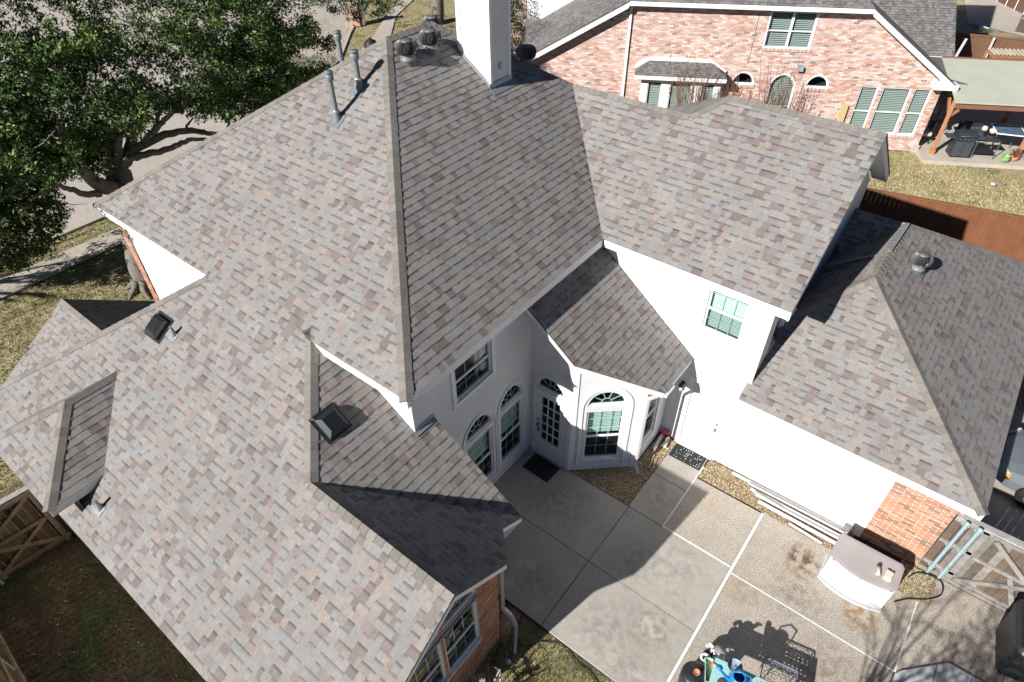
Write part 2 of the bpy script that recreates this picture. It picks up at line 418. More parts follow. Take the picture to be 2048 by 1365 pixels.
# ------------------------------------------------------------------ the house
house = empty('house'); tag(house, 'large two storey white house with new grey and brown shingle hip roofs filling the middle', 'house')
def fascia(parent, p0, p1, inn, h=.17, t=.03, drop=.012, soff=.32, mt=None):
    """white board under a roof edge; inn: horizontal unit vector pointing in under the roof; soff: soffit depth"""
    p0 = Vector(p0); p1 = Vector(p1); inn = Vector(inn).normalized(); dz = Vector((0, 0, 1))
    mb = MB(); a = p0 + inn * .008 - dz * drop; b = p1 + inn * .008 - dz * drop
    q = [a, b, b - dz * h, a - dz * h]; mb.prism(q, inn * t)
    if soff:
        a2, b2 = a - dz * (h - .02) + inn * t, b - dz * (h - .02) + inn * t
        mb.prism([a2, b2, b2 + inn * soff, a2 + inn * soff], dz * .012)
    return mb.build('fascia', mt or M_trim, parent)
class Fr:
    def __init__(s, o, ud): s.o = Vector(o); s.ud = Vector(ud).normalized(); s.n = s.ud.cross(Vector((0, 0, 1))); s.dz = Vector((0, 0, 1))
    def __call__(s, u, z, h=0): return s.o + s.ud * u + s.dz * z + s.n * h
    def strip(s, mb, u0, z0, u1, z1, h0, h1, mi=0):
        mb.prism([s(u0, z0, h0), s(u1, z0, h0), s(u1, z1, h0), s(u0, z1, h0)], s.n * (h1 - h0), mi)
    def ring(s, mb, outer, inner, h0, h1, mi=0):
        n = len(outer)
        for i in range(n):
            a, b, c, d = outer[i - 1], outer[i], inner[i], inner[i - 1]
            mb.face([s(*d, h1), s(*a, h1), s(*b, h1), s(*c, h1)], mi)
            mb.face([s(*a, h0), s(*b, h0), s(*b, h1), s(*a, h1)], mi); mb.face([s(*d, h1), s(*c, h1), s(*c, h0), s(*d, h0)], mi)
def rect(u0, z0, u1, z1): return [(u0, z0), (u1, z0), (u1, z1), (u0, z1)]
def off(poly, d):
    cu = (min(p[0] for p in poly) + max(p[0] for p in poly)) / 2; cz = (min(p[1] for p in poly) + max(p[1] for p in poly)) / 2
    wu = max(p[0] for p in poly) - cu; wz = max(p[1] for p in poly) - cz
    return [(cu + (p[0] - cu) * (wu + d) / wu, cz + (p[1] - cz) * (wz + d) / wz) for p in poly]
M_blind2 = mat('slatted_blind', (.42, .45, .43), .7)
M_mun = mat('muntin', (.62, .70, .68), .5)
def window(parent, fr, u0, z0, u1, z1, arch=0, cols=3, rows=2, split=True, blind=True, screen=True, casing=.09, label=None, slats=False, fan=False, tone=None, deep=-.05, drape=False, mrows=None, fcol=None):
    """returns the hole loop; the window part carries frame, sash rails and bars; panes, blinds and screens are its children"""
    poly = rect(u0, z0, u1, z1) if not arch else [(u0, z0)] + [(u1, z0)] + [q for q in arch_pts(u0, u1, z1, arch)][0:]
    if arch:
        pts = arch_pts(u0, u1, z1, arch); poly = ([(u0, z0), (u1, z0)] if z1 - z0 > .001 else []) + pts
    mb = MB(); f = .042
    inner = off(poly, -f)
    fr.ring(mb, poly, inner, deep - .03, deep + .025)
    if casing: fr.ring(mb, off(poly, casing), off(poly, .002), 0, .022)
    iu0, iu1 = u0 + f, u1 - f
    if split:
        zm = z0 + (z1 - z0) * .47; fr.strip(mb, iu0, zm - .022, iu1, zm + .022, deep - .01, deep + .02)
        fr.strip(mb, u0 - .02, z0 - .03, u1 + .02, z0 + .004, deep, .035)
    w = mb.build('window', fcol or M_trim, parent)
    if label: w['label'] = label
    g = MB(); g.face([fr(*q, deep - .012) for q in inner]); g.build('pane', M_glass2 if slats or slats is None else M_glass, w)
    bars = MB(); zt = max(p[1] for p in inner)
    def top_at(u):
        if not arch: return z1 - f
        c = (u0 + u1) / 2; a = (u1 - u0) / 2 - f; q = max(0, 1 - ((u - c) / a) ** 2); return z1 + (arch - f) * math.sqrt(q)
    if fan:
        c = (u0 + u1) / 2; a = (u1 - u0) / 2 - f
        for k in range(1, 5):
            an = math.pi * k / 5; bars.bar(fr(c + a * .3 * math.cos(an), z0 + f + arch * .3 * math.sin(an), deep - .02), fr(c + a * math.cos(an), z0 + (arch - f) * math.sin(an) + .01, deep - .02), .016, .012, 0, fr.n)
        pr = [fr(c + a * .3 * math.cos(math.pi * k / 10), z0 + f + arch * .3 * math.sin(math.pi * k / 10), deep - .02) for k in range(11)]
        for i in range(10): bars.bar(pr[i], pr[i + 1], .014, .012, 0, fr.n)
    elif cols:
        for k in range(1, cols):
            u = iu0 + (iu1 - iu0) * k / cols; fr.strip(bars, u - .008, z0 + f, u + .008, top_at(u), deep - .03, deep - .02)
        R_ = mrows or ([z0 + (z1 - z0) * .24, z0 + (z1 - z0) * .74] if rows == 2 else [z0 + (z1 - z0) * k / rows for k in range(1, rows)])
        for zz in R_: fr.strip(bars, iu0, zz - .008, iu1, zz + .008, deep - .031, deep - .021)
    if bars.f: bars.build('muntins', M_mun, w)
    if screen and split:
        s = MB(); s.face([fr(*q, deep + .004) for q in rect(iu0, z0 + f * .6, iu1, zm - .022)]); so_ = s.build('screen', M_scr, w)
    if blind:
        b = MB()
        if slats:
            zz = z0 + f; M_ = None
            while zz < zt:
                uu0, uu1 = iu0, iu1
                if arch and zz > z1:
                    c = (u0 + u1) / 2; q = math.sqrt(max(0, 1 - ((zz - z1) / (arch - f)) ** 2)) * ((u1 - u0) / 2 - f); uu0, uu1 = c - q, c + q
                b.face([fr(uu0, zz, deep - .06), fr(uu1, zz, deep - .06), fr(uu1, zz + .036, deep - .095), fr(uu0, zz + .036, deep - .095)]); zz += .07
        else:
            n = 0; zz = z0 + f
            while zz < zt - .002:
                ze = min(zz + .05, zt); uu0, uu1 = iu0, iu1
                if arch and ze > z1:
                    c = (u0 + u1) / 2; q = math.sqrt(max(0, 1 - ((ze - z1) / (arch - f)) ** 2)) * ((u1 - u0) / 2 - f); uu0, uu1 = c - q, c + q
                if blind is not True and zz < z0 + (z1 - z0) * blind: zz = ze; continue
                b.face([fr(uu0, zz, deep - .085), fr(uu1, zz, deep - .085), fr(uu1, ze - .003, deep - .078), fr(uu0, ze - .003, deep - .078)]); zz = ze
        b.build('blind', M_blind if not slats else M_blind2, w)
    if drape:
        b = MB(); n = 14; ua = iu0 + (iu1 - iu0) * .72
        for k in range(n):
            a_, b_ = ua + (iu1 - ua) * k / n, ua + (iu1 - ua) * (k + 1) / n
            b.face([fr(a_, z0, deep - .12 - .03 * (k % 2)), fr(b_, z0, deep - .12 - .03 * ((k + 1) % 2)), fr(b_, z1, deep - .12 - .03 * ((k + 1) % 2)), fr(a_, z1, deep - .12 - .03 * (k % 2))])
        b.build('curtain', M_drape, w)
    r = MB(); fo = off(poly, .01); n = len(fo)
    r.face([fr(*q, -.45) for q in fo])
    for i in range(n): r.face([fr(*fo[i - 1], -.121), fr(*fo[i], -.121), fr(*fo[i], -.45), fr(*fo[i - 1], -.45)])
    r.build('room_recess', M_dark, w)
    return poly
def scr():
    mt = bpy.data.materials.new('screen_mesh'); mt.use_nodes = True; N = mt.node_tree.nodes; L = mt.node_tree.links; N.remove(N['Principled BSDF'])
    t = N.new('ShaderNodeBsdfTransparent'); d = N.new('ShaderNodeBsdfDiffuse'); d.inputs[0].default_value = (.05, .055, .06, 1)
    mx = N.new('ShaderNodeMixShader'); mx.inputs[0].default_value = .28; L.new(t.outputs[0], mx.inputs[1]); L.new(d.outputs[0], mx.inputs[2]); L.new(mx.outputs[0], N['Material Output'].inputs[0])
    return mt
M_scr = scr()

K = .667
zm_ = lambda x, y: 5 + K * (y - 4.27)               # main slope facing the drone
zx_ = lambda x, y: 5 + K * (-5.45 - x)              # main slope facing the court
zw_ = lambda x, y: 5 + K * (y - 9.93)               # right wing
zl_ = lambda x, y: 3.98 + K * (-6.19 - x)           # low slope over the patio corner
zd_ = lambda x, y: 3.98 - K * (y - 2.74)            # low slope in shade
def PL(zf, *pts): return [(x, y, zf(x, y)) for x, y in pts]
roof_slope(house, PL(zm_, (-10.28, 9.1), (-15.23, 4.27), (-10.79, 4.27), (-14.93, .1), (-3.8, .1), (-3.8, .95), (-3.2, 1.58), (-3.2, 2.74), (-6.19, 2.74), (-7.72, 4.27), (-5.45, 4.27)), 'large sunlit slope running from the peak down to the low eave')
roof_slope(house, PL(zx_, (-5.45, 4.27), (-5.45, 9.93), (-8.09, 12.57), (-10.28, 10.38), (-10.28, 9.1)), 'steep slope over the courtyard with dark course lines')
roof_slope(house, PL(zw_, (-5.45, 9.93), (-1.55, 9.93), (-1.55, 13.12), (-4.6, 13.12), (-5.15, 12.57), (-8.09, 12.57)), 'slope of the right wing above the white wall')
roof_slope(house, PL(zl_, (-6.19, 2.74), (-7.72, 4.27), (-7.9, 4.27), (-7.9, 4.595), (-5.775, 4.595), (-5.775, 5.06), (-3.85, 5.06)), 'low slope with a box vent beside the patio')
roof_slope(house, PL(zd_, (-6.19, 2.74), (-3.2, 2.74), (-3.2, 3.86), (-3.8, 4.5), (-3.82, 5.05)), 'shaded low slope behind the low ridge')
# the hipped bump above the side yard
roof_slope(house, [(-11.43, 2.24, 3.64), (-11.43, 1.26, 3.64), (-10.17, 0, 2.8), (-10.17, .97, 2.8)], 'small hip face beside the side yard')
roof_slope(house, [(-11.43, 1.26, 3.64), (-12.69, 0, 2.8), (-10.17, 0, 2.8)])
roof_slope(house, [(-11.43, 2.24, 3.64), (-12.69, .98, 2.8), (-12.69, 0, 2.8), (-11.43, 1.26, 3.64)])
# far sides
roof_slope(house, [(-10.28, 9.1, 8.22), (-10.28, 10.38, 8.22), (-15.2, 15.2, 5), (-15.23, 4.27, 5)], single=False)
roof_slope(house, [(-10.28, 10.38, 8.22), (-8.09, 12.57, 6.76), (-5.4, 15.26, 4.96), (-15.2, 15.26, 4.96)], single=False)
roof_slope(house, [(-1.55, 13.12, 7.13), (-1.55, 16.3, 5), (-7.78, 16.3, 5), (-4.6, 13.12, 7.13)], single=False)
roof_slope(house, [(-4.6, 13.12, 7.13), (-7.78, 16.3, 5), (-8.6, 16.0, 4.45), (-5.15, 12.57, 6.76)], single=False)
roof_slope(house, [(-8.09, 12.57, 6.76), (-5.15, 12.57, 6.76), (-8.2, 15.6, 4.7), (-8.8, 15.6, 4.7)], single=False)
roof_slope(house, [(-10.79, 4.27, 5), (-10.79, 6.5, 5), (-14.93, 6.5, 2.22), (-14.93, .1, 2.22)], single=False)
# bay roof over the french door
zb_ = lambda x, y: 2.8 + .77 * (-3.28 - x)
roof_slope(house, PL(zb_, (-5.775, 7.61), (-4.5, 7.61), (-3.16, 8.97), (-3.16, 10.275), (-5.775, 10.275)), 'slope over the french door and bay window')
# garage
G1 = (-.75, 12.85, 4.4); G2 = (-.75, 15.43, 4.4); GC = (2.55, 9.93, 2.5)
roof_slope(house, [(-1.95, 9.93, 2.5), GC, G1, (-1.95, 11.55, 3.554)], 'garage slope above the white wall')
roof_slope(house, [GC, (2.55, 18.73, 2.5), G2, G1], 'garage slope above the driveway', single=False)
roof_slope(house, [G1, G2, (-1.9, 14.3, 3.554), (-1.9, 11.55, 3.554)], single=False)
roof_slope(house, [G2, (-1.9, 15.4, 4.4), (-1.9, 14.3, 3.55)], single=False)
roof_slope(house, [G2, (2.55, 18.73, 2.5), (-1.9, 18.73, 2.5), (-1.9, 15.43, 4.4)], single=False)
# gable porch on the street side
PZ = at(124, 599, y=3.3)
py_ = PZ.y; pz = PZ.z; px0 = PZ.x
roof_slope(house, [(px0, py_, pz), (px0 + 4.2, py_, pz), (px0 + 4.2, py_ - 2.6, pz - 2.6 * K), (px0, py_ - 2.6, pz - 2.6 * K)], 'front gable slope catching the sun', single=True)
roof_slope(house, [(px0, py_, pz), (px0 + 4.2, py_, pz), (px0 + 4.2, py_ + 2.3, pz - 2.3 * K), (px0, py_ + 2.3, pz - 2.3 * K)], 'front gable slope in shade', single=False)
mb = MB(); mb.prism([(px0 + .35, py_, pz - .08), (px0 + .35, py_ - 2.3, pz - 2.3 * K - .08), (px0 + .35, py_ - 2.3, 0), (px0 + .35, py_ + 2, 0), (px0 + .35, py_ + 2, pz - 2 * K - .08)], (.1, 0, 0)); mb.build('gable_wall', M_trim, house)

nY = V(0, -K, 1); nX = V(K, 0, 1); nXn = V(-K, 0, 1); nYp = V(0, K, 1); UPV = V(0, 0, 1)
caps = [((-5.45, 4.27, 5), (-10.28, 9.1, 8.22), nY, nX), ((-15.23, 4.27, 5), (-10.28, 9.1, 8.22), nY, nXn), ((-10.28, 9.1, 8.22), (-10.28, 10.38, 8.22), nX, nXn),
        ((-8.09, 12.57, 6.76), (-10.28, 10.38, 8.22), nX, nYp), ((-5.15, 12.57, 6.76), (-8.09, 12.57, 6.76), nY, nYp), ((-5.15, 12.57, 6.76), (-4.6, 13.12, 7.13), nY, nXn),
        ((-1.55, 13.12, 7.13), (-4.6, 13.12, 7.13), nY, nYp), ((-14.93, .1, 2.22), (-10.79, 4.27, 5), nY, nXn), ((-6.19, 2.74, 3.98), (-7.72, 4.27, 5), nY, nX),
        ((-3.2, 2.74, 3.98), (-6.19, 2.74, 3.98), nY, nYp), ((-10.17, 0, 2.8), (-11.43, 1.26, 3.64), nY, nX), ((-12.69, 0, 2.8), (-11.43, 1.26, 3.64), nY, nXn),
        ((-11.43, 1.26, 3.64), (-11.43, 2.24, 3.64), nX, nXn), (GC, G1, V(0, -.65, 1), V(.58, 0, 1)), (G1, G2, V(.58, 0, 1), V(-.7, 0, 1)), ((2.55, 18.9, 2.5), G2, V(.58, 0, 1), nYp),
        ((-1.9, 11.6, 3.58), G1, V(0, -.65, 1), V(-.7, 0, 1)), ((px0, py_, pz), (px0 + 4.2, py_, pz), nY, nYp)]
for a, b, n1, n2 in caps: cap_line(house, a, b, n1, n2, ex=.165 if len(caps) else .145)

# fascias and soffits
X, Y = V(1, 0, 0), V(0, 1, 0)
for a, b, inn, h, sf in [((-15.23, 4.27, 5), (-10.79, 4.27, 5), Y, .17, .32), ((-7.72, 4.27, 5), (-5.45, 4.27, 5), Y, .17, .33), ((-5.45, 4.27, 5), (-5.45, 9.93, 5), -X, .17, .33),
                         ((-5.42, 9.93, 5), (-1.55, 9.93, 5), Y, .17, .35), ((-1.55, 9.93, 5), (-1.55, 13.12, 7.13), -X, .2, .31), ((-1.55, 13.12, 7.13), (-1.55, 16.3, 5), -X, .2, .31),
                         ((-14.93, .1, 2.22), (-3.8, .1, 2.22), Y, .16, .3), ((-3.8, .1, 2.22), (-3.8, .95, 2.786), -X, .16, .2), ((-3.8, .95, 2.786), (-3.2, 1.58, 3.206), V(-1, 1, 0), .16, .2), ((-3.2, 1.58, 3.206), (-3.2, 2.74, 3.98), -X, .16, .28),
                         ((-3.2, 2.74, 3.98), (-3.2, 3.86, 3.233), -X, .16, .28), ((-3.2, 3.86, 3.233), (-3.8, 4.5, 2.806), V(-1, -1, 0), .16, .2), ((-3.8, 4.5, 2.806), (-3.82, 5.05, 2.44), -X, .16, .2), ((-5.775, 5.06, 3.703), (-3.85, 5.06, 2.42), -Y, .16, .4),
                         ((-12.69, 0, 2.8), (-10.17, 0, 2.8), Y, .17, .3), ((-10.17, 0, 2.8), (-10.17, .97, 2.8), -X, .17, .3),
                         ((-5.775, 7.61, 4.721), (-4.5, 7.61, 3.739), Y, .15, .3), ((-4.5, 7.61, 3.739), (-3.16, 8.97, 2.708), V(-1, 1, 0), .15, .25), ((-3.16, 8.97, 2.708), (-3.16, 10.27, 2.708), -X, .12, .33),
                         ((-1.95, 9.93, 2.5), (2.55, 9.93, 2.5), Y, .17, .35), ((2.55, 9.93, 2.5), (2.55, 18.9, 2.5), -X, .17, .27)]:
    fascia(house, a, b, inn, h, soff=sf)
fascia(house, (px0, py_, pz), (px0, py_ - 2.6, pz - 2.6 * K), X, .15, soff=.3); fascia(house, (px0, py_, pz), (px0, py_ + 2.3, pz - 2.3 * K), X, .15, soff=.3)

# ---- walls and openings
# court wall (faces +x)
fr = Fr((-5.78, 0, 0), Y); hl = []
hl.append(window(house, fr, 5.66, 3.55, 6.68, 4.52, cols=3, rows=0, mrows=[3.8, 4.28], blind=False, drape=True, label='upstairs window with a curtain under the court eave', casing=.1))
for u0, u1, lb in ((5.80, 6.62, 'tall court window left of the corner one'), (6.88, 7.66, 'tall court window nearest the inside corner'), (4.72, 5.5, 'court window mostly hidden by the low roof')):
    hl.append(window(house, fr, u0, .42, u1, 2.02, cols=3, rows=0, mrows=[.8, 1.37, 1.62, 1.85], blind=.47, label=lb, casing=0))
    hl.append(window(house, fr, u0, 2.16, u1, 2.16, arch=.46, fan=True, split=False, blind=False, casing=0, label='half round fan light above the ' + lb))
    mb = MB(); o1 = [(u1 + .11, .3)] + [(q[0], q[1]) for q in arch_pts(u0 - .11, u1 + .11, 2.14, .6)] + [(u0 - .11, .3)]
    o2 = [(u1 + .085, .3)] + [(q[0], q[1]) for q in arch_pts(u0 - .085, u1 + .085, 2.14, .575)] + [(u0 - .085, .3)]
    for i in range(1, len(o1)):
        mb.face([fr(*o2[i - 1], .024), fr(*o1[i - 1], .024), fr(*o1[i], .024), fr(*o2[i], .024)]); mb.face([fr(*o1[i - 1], 0), fr(*o1[i], 0), fr(*o1[i], .024), fr(*o1[i - 1], .024)]); mb.face([fr(*o2[i - 1], .024), fr(*o2[i], .024), fr(*o2[i], 0), fr(*o2[i - 1], 0)])
    mb.build('arch_trim', M_trim, house)
wall(house, (-5.78, 0, 0), Y, [(3.1, 0), (10.28, 0), (10.28, 4.85), (4.6, 4.85), (4.6, 3.62), (3.1, 3.62)], hl, M_white, label='white court wall in shade')
# second storey wall facing the drone, left part, and the street end
wall(house, (-15.0, 4.6, 0), X, [(0, 0), (9.22, 0), (9.22, 4.86), (0, 4.86)], (), M_white, label='white upper wall under the left eave')
wall(house, (-15.0, 15, 0), -Y, [(0, 0), (10.4, 0), (10.4, 4.86), (0, 4.86)], (), M_white)
brick_wall(house, (-15.28, 4.57, 0), X, [(0, 0), (.27, 0), (.27, 4.7), (0, 4.7)], label='orange brick corner of the street front')
# door wall of the bay
fr = Fr((-5.78, 7.95, 0), X); hl = []
hl.append(window(house, fr, .16, 2.2, .90, 2.2, arch=.44, fan=True, split=False, blind=.0, casing=.05, label='half round fan light above the french door'))
dh = rect(.16, .06, .90, 2.08); hl.append(dh)
mb = MB(); fr.ring(mb, off(dh, .07), off(dh, .002), 0, .02); mb.build('door_frame', M_trim, house)
dm = MB(); g0, g1, h0, h1 = .285, .775, .5, 1.95
fr.strip(dm, .165, .065, g0, 2.075, -.08, -.03); fr.strip(dm, g1, .065, .895, 2.075, -.08, -.03); fr.strip(dm, g0, .065, g1, h0, -.08, -.03); fr.strip(dm, g0, h1, g1, 2.075, -.08, -.03)
for k in range(1, 3): u = g0 + (g1 - g0) * k / 3; fr.strip(dm, u - .012, h0, u + .012, h1, -.07, -.035)
for k in range(1, 5): z = h0 + (h1 - h0) * k / 5; fr.strip(dm, g0, z - .012, g1, z + .012, -.069, -.036)
dm.prism([fr(.165, .14, -.03), fr(.9, .14, -.03), fr(.9, .17, -.03), fr(.165, .17, -.03)], fr.n * .012)
door = dm.build('door', M_trim, house); door['label'] = 'white french door with fifteen panes in the corner'
for i in range(3):
    for j in range(5):
        ua, ub = g0 + (g1 - g0) * i / 3, g0 + (g1 - g0) * (i + 1) / 3; za, zb2 = h0 + (h1 - h0) * j / 5, h0 + (h1 - h0) * (j + 1) / 5
        g = MB(); g.face([fr(ua, za, -.052), fr(ub, za, -.052), fr(ub, zb2, -.052), fr(ua, zb2, -.052)]); g.build('pane', M_glass, door)
r = MB(); r.face([fr(*q, -.4) for q in rect(.1, .05, .95, 2.1)]); r.build('room_recess', M_dark, door)
M_brass = mat('aged_brass', (.32, .27, .18), .4, metal=.8)
hk = MB(); hk.lathe([(0, 0), (.028, 0), (.028, .012), (.012, .02), (.012, .05), (.03, .06), (.03, .085), (0, .095)], 12, M=Matrix.Rotation(R(90), 3, 'X'), c=fr(.225, 1.02, -.03)); fr.strip(hk, .207, .72, .243, .98, -.03, -.02); hk.tube([fr(.225, .76, -.03), fr(.225, .78, .015), fr(.225, .88, .02), fr(.225, .95, -.02)], .008); hk.lathe([(0, 0), (.028, 0), (.028, .02), (0, .03)], 12, M=Matrix.Rotation(R(90), 3, 'X'), c=fr(.225, 1.17, -.03)); hk.build('handle', M_brass, door)
wall(house, (-5.78, 7.95, 0), X, [(0, 0), (1.11, 0), (1.11, 3.80), (0, 4.65)], hl, M_white, label='wall round the french door')
# angled bay wall
A0 = V(-4.67, 7.95, 0); A1_ = V(-3.53, 8.98, 0); ad = (A1_ - A0); aL = ad.length; fr = Fr(A0, ad); hl = []
hl.append(window(house, fr, .31, .36, 1.14, 1.98, cols=3, rows=0, mrows=[.75, 1.37, 1.66], blind=.47, label='bay window with pale blinds behind green tinted glass', casing=0))
hl.append(window(house, fr, .31, 2.13, 1.14, 2.13, arch=.44, fan=True, split=False, blind=.0, casing=0, label='half round fan light of the bay window'))
wall(house, A0, ad, [(0, 0), (aL, 0), (aL, 2.90), (0, 3.80)], hl, M_white, label='angled bay wall')
mb = MB(); o1 = [(1.29, .2)] + arch_pts(.16, 1.29, 2.1, .62) + [(.16, .2)]; o2 = [(1.23, .2)] + arch_pts(.22, 1.23, 2.1, .56) + [(.22, .2)]
for i in range(1, len(o1)):
    mb.face([fr(*o2[i - 1], .024), fr(*o1[i - 1], .024), fr(*o1[i], .024), fr(*o2[i], .024)]); mb.face([fr(*o1[i - 1], 0), fr(*o1[i], 0), fr(*o1[i], .024), fr(*o1[i - 1], .024)]); mb.face([fr(*o2[i - 1], .024), fr(*o2[i], .024), fr(*o2[i], 0), fr(*o2[i - 1], 0)])
mb.build('arch_trim', M_trim, house)
mb = MB(); fr.strip(mb, -.02, 0, .09, 3.6, 0, .022); fr.strip(mb, aL - .1, 0, aL + .02, 2.9, 0, .022); fr.strip(mb, 0, 0, aL, .16, .0, .018); mb.build('corner_board', M_trim, house)
mb = MB(); f2 = Fr((-5.78, 7.95, 0), X); f2.strip(mb, 1.0, 0, 1.12, 3.7, 0, .02); mb.build('corner_board', M_trim, house)
fr = Fr((-3.53, 8.98, 0), Y); hl = [window(house, fr, .12, .55, .78, 2.2, cols=2, rows=0, mrows=[.95, 1.6, 1.9], blind=.47, label='narrow side window of the bay', casing=.06)]
wall(house, (-3.53, 8.98, 0), Y, [(0, 0), (1.3, 0), (1.3, 2.88), (0, 2.88)], hl, M_white)
mb = MB(); fr.strip(mb, -.02, 0, .08, 2.85, 0, .022); mb.build('corner_board', M_trim, house)
# long white wall with the side door
fr = Fr((0, 10.28, 0), X); hl = []
hl.append(window(house, fr, -3.15, 3.56, -2.35, 4.72, cols=3, rows=0, mrows=[3.84, 4.47], blind=True, screen=True, label='upstairs window with blinds in the sunlit white wall', casing=.11))
dr = rect(-3.02, .08, -2.2, 2.1); hl.append(dr)
mb = MB(); fr.ring(mb, off(dr, .09), off(dr, .002), 0, .02); fr.strip(mb, -3.06, .0, -2.16, .07, 0, .06); mb.build('door_frame', M_trim, house)
dm = MB(); fr.strip(dm, -3.015, .085, -2.205, 2.095, -.07, -.025); sd = dm.build('door', M_white, house); sd['label'] = 'plain white side door'
for z in (.95, 1.12):
    k = MB(); k.lathe([(0, 0), (.03, 0), (.03, .012), (.013, .02), (.013, .035), (.03, .045), (.03, .065), (0, .072)] if z < 1 else [(0, 0), (.03, 0), (.028, .02), (0, .025)], 12, M=Matrix.Rotation(R(90), 3, 'X'), c=fr(-2.29, z, -.025)); k.build('knob', M_brass, sd)
wall(house, (0, 10.28, 0), X, [(-5.78, 0), (1.18, 0), (1.18, 2.66), (-1.88, 2.66), (-1.88, 4.86), (-5.78, 4.86)], hl, M_white, label='long white wall in full sun')
mb = MB(); fr.strip(mb, 1.06, 0, 1.2, 2.64, 0, .024); fr.strip(mb, -2.0, 2.66, -1.86, 4.85, 0, .02); fr.strip(mb, -5.78, 2.70, -1.88, 2.715, 0, .008); fr.strip(mb, -3.2, 2.24, -1.5, 2.25, 0, .01)
fr.strip(mb, -1.95, .12, -1.935, 2.62, 0, .006); fr.strip(mb, -1.6, .06, 1.06, .075, 0, .008); mb.build('wall_trim', M_trim, house)
# lamp beside the side door
lm = MB(); lm.lathe([(0, 0), (.05, 0), (.05, .02), (0, .02)], 12, M=Matrix.Rotation(R(90), 3, 'X'), c=fr(-3.25, 1.9, 0)); lm.tube([fr(-3.25, 1.9, .02), fr(-3.25, 1.95, .07), fr(-3.25, 1.93, .1)], .009)
lm.lathe([(.0, .09), (.05, .06), (.06, 0), (.05, 0)], 12, c=fr(-3.25, 1.86, .1)); lo = lm.build('wall_lamp', M_blackp, house); lo['label'] = 'small black wall lamp beside the side door'
lg = MB(); lg.lathe([(.045, 0), (.045, -.1), (.03, -.13), (0, -.13)], 12, c=fr(-3.25, 1.86, .1)); lg.build('glass_shade', mat('lamp_glass', (.75, .7, .6), .3), lo)
# gable end wall of the right wing
fr = Fr((-1.88, 10.28, 0), Y); hl = [window(house, fr, .42, 3.3, 1.15, 4.55, cols=2, rows=0, mrows=[3.7, 4.2], blind=False, casing=.08, label='dark window round the corner of the right wing')]
wall(house, (-1.88, 10.28, 0), Y, [(0, 2.5), (5.7, 2.5), (5.7, 4.9), (2.84, 6.94), (0, 4.95)], hl, M_white, label='shaded gable wall above the garage roof')
# garage brick part and far wall
brick_wall(house, (1.2, 10.29, 0), X, [(0, 0), (1.1, 0), (1.1, 2.62), (0, 2.62)], label='brick pier of the garage corner')
wall(house, (2.3, 10.29, 0), Y, [(0, 0), (8.2, 0), (8.2, 2.6), (0, 2.6)], (), M_mortar)
# low wing walls (brick), gable with tall windows
fr = Fr((-3.5, 0, 0), Y); hl = []
for u0, u1, lb in ((1.82, 2.6, 'left tall window of the brick gable'), (2.66, 3.44, 'right tall window of the brick gable')):
    hl.append(window(house, fr, u0, .98, u1, 2.4, cols=3, rows=0, mrows=[1.3, 1.95, 2.18], blind=False, casing=0, label=lb, deep=-.06))
    hl.append(window(house, fr, u0, 2.56, u1, 2.56, arch=.5, cols=0, fan=True, split=False, blind=False, casing=0, label='arched light over the ' + lb, deep=-.06))
ru = lambda u: 3.98 - K * abs(u - 2.74) - .07
brick_wall(house, (-3.5, 0, 0), Y, [(1.52, 0), (3.96, 0), (3.96, ru(3.96)), (2.74, ru(2.74)), (1.52, ru(1.52))], holes=hl, label='brick gable wall facing the patio')
mb = MB(); fr.strip(mb, 1.78, 2.44, 3.48, 2.52, -.1, .02); mb.build('lintel', mat('steel_lintel', (.11, .17, .26), .5), house)
brick_wall(house, (-3.5, 3.96, 0), (-1, 1, 0), [(0, 0), (.85, 0), (.85, 2.6), (0, 3.0)])
brick_wall(house, (-4.1, 4.56, 0), -X, [(0, 0), (1.68, 0), (1.68, 2.5), (0, 2.5)])
brick_wall(house, (-4.1, .92, 0), (1, 1, 0), [(0, 0), (.85, 0), (.85, 3.0), (0, 2.6)])
wall(house, (-14.6, .42, 0), X, [(0, 0), (10.5, 0), (10.5, 2.3), (4.5, 2.3), (4.5, 2.7), (1.9, 2.7), (1.9, 2.3), (0, 2.3)], (), M_mortar)
wall(house, (-10.5, .42, 0), Y, [(0, 0), (.6, 0), (.6, 2.7), (0, 2.7)], (), M_white)

# chimney
ch = MB(); ch.box2((-9.56, 10.42, 6.2), (-8.72, 11.06, 10.9)); cho = ch.build('chimney', M_white, house); cho['label'] = 'tall white chimney'
mb = MB()
for (x, y) in ((-9.56, 10.42), (-8.72, 10.42), (-8.72, 11.06)):
    sx = -.02 if x < -9 else .02; sy = -.02 if y < 10.5 else .02
    mb.box2((min(x + sx, x - sx * 4), min(y + sy, y - sy * 3), 6.3), (max(x + sx, x - sx * 4), max(y + sy, y - sy * 3), 10.9))
mb.build('corner_board', M_trim, cho)
mb = MB(); mb.prism([(-8.705, 10.36, 7.16), (-8.705, 11.1, 7.16), (-8.705, 11.1, 7.28), (-8.705, 10.36, 7.28)], (.008, 0, 0)); mb.prism([(-8.7, 10.34, 7.175), (-8.56, 10.34, 7.085), (-8.56, 11.14, 7.085), (-8.7, 11.14, 7.175)], (.005, 0, .008))
mb.prism([(-9.6, 10.405, 7.775), (-8.69, 10.405, 7.17), (-8.69, 10.405, 7.25), (-9.6, 10.405, 7.855)], (0, -.006, 0)); mb.build('flashing', M_flash, cho)
mb = MB(); mb.box2((-8.716, 10.68, 7.5), (-8.69, 10.76, 7.62)); mb.build('vent_cover', M_flash, cho)
mb = MB(); mb.box2((-9.52, 10.406, 8.9), (-8.8, 10.42, 9.4)); mb.build('access_panel', M_trim, cho)

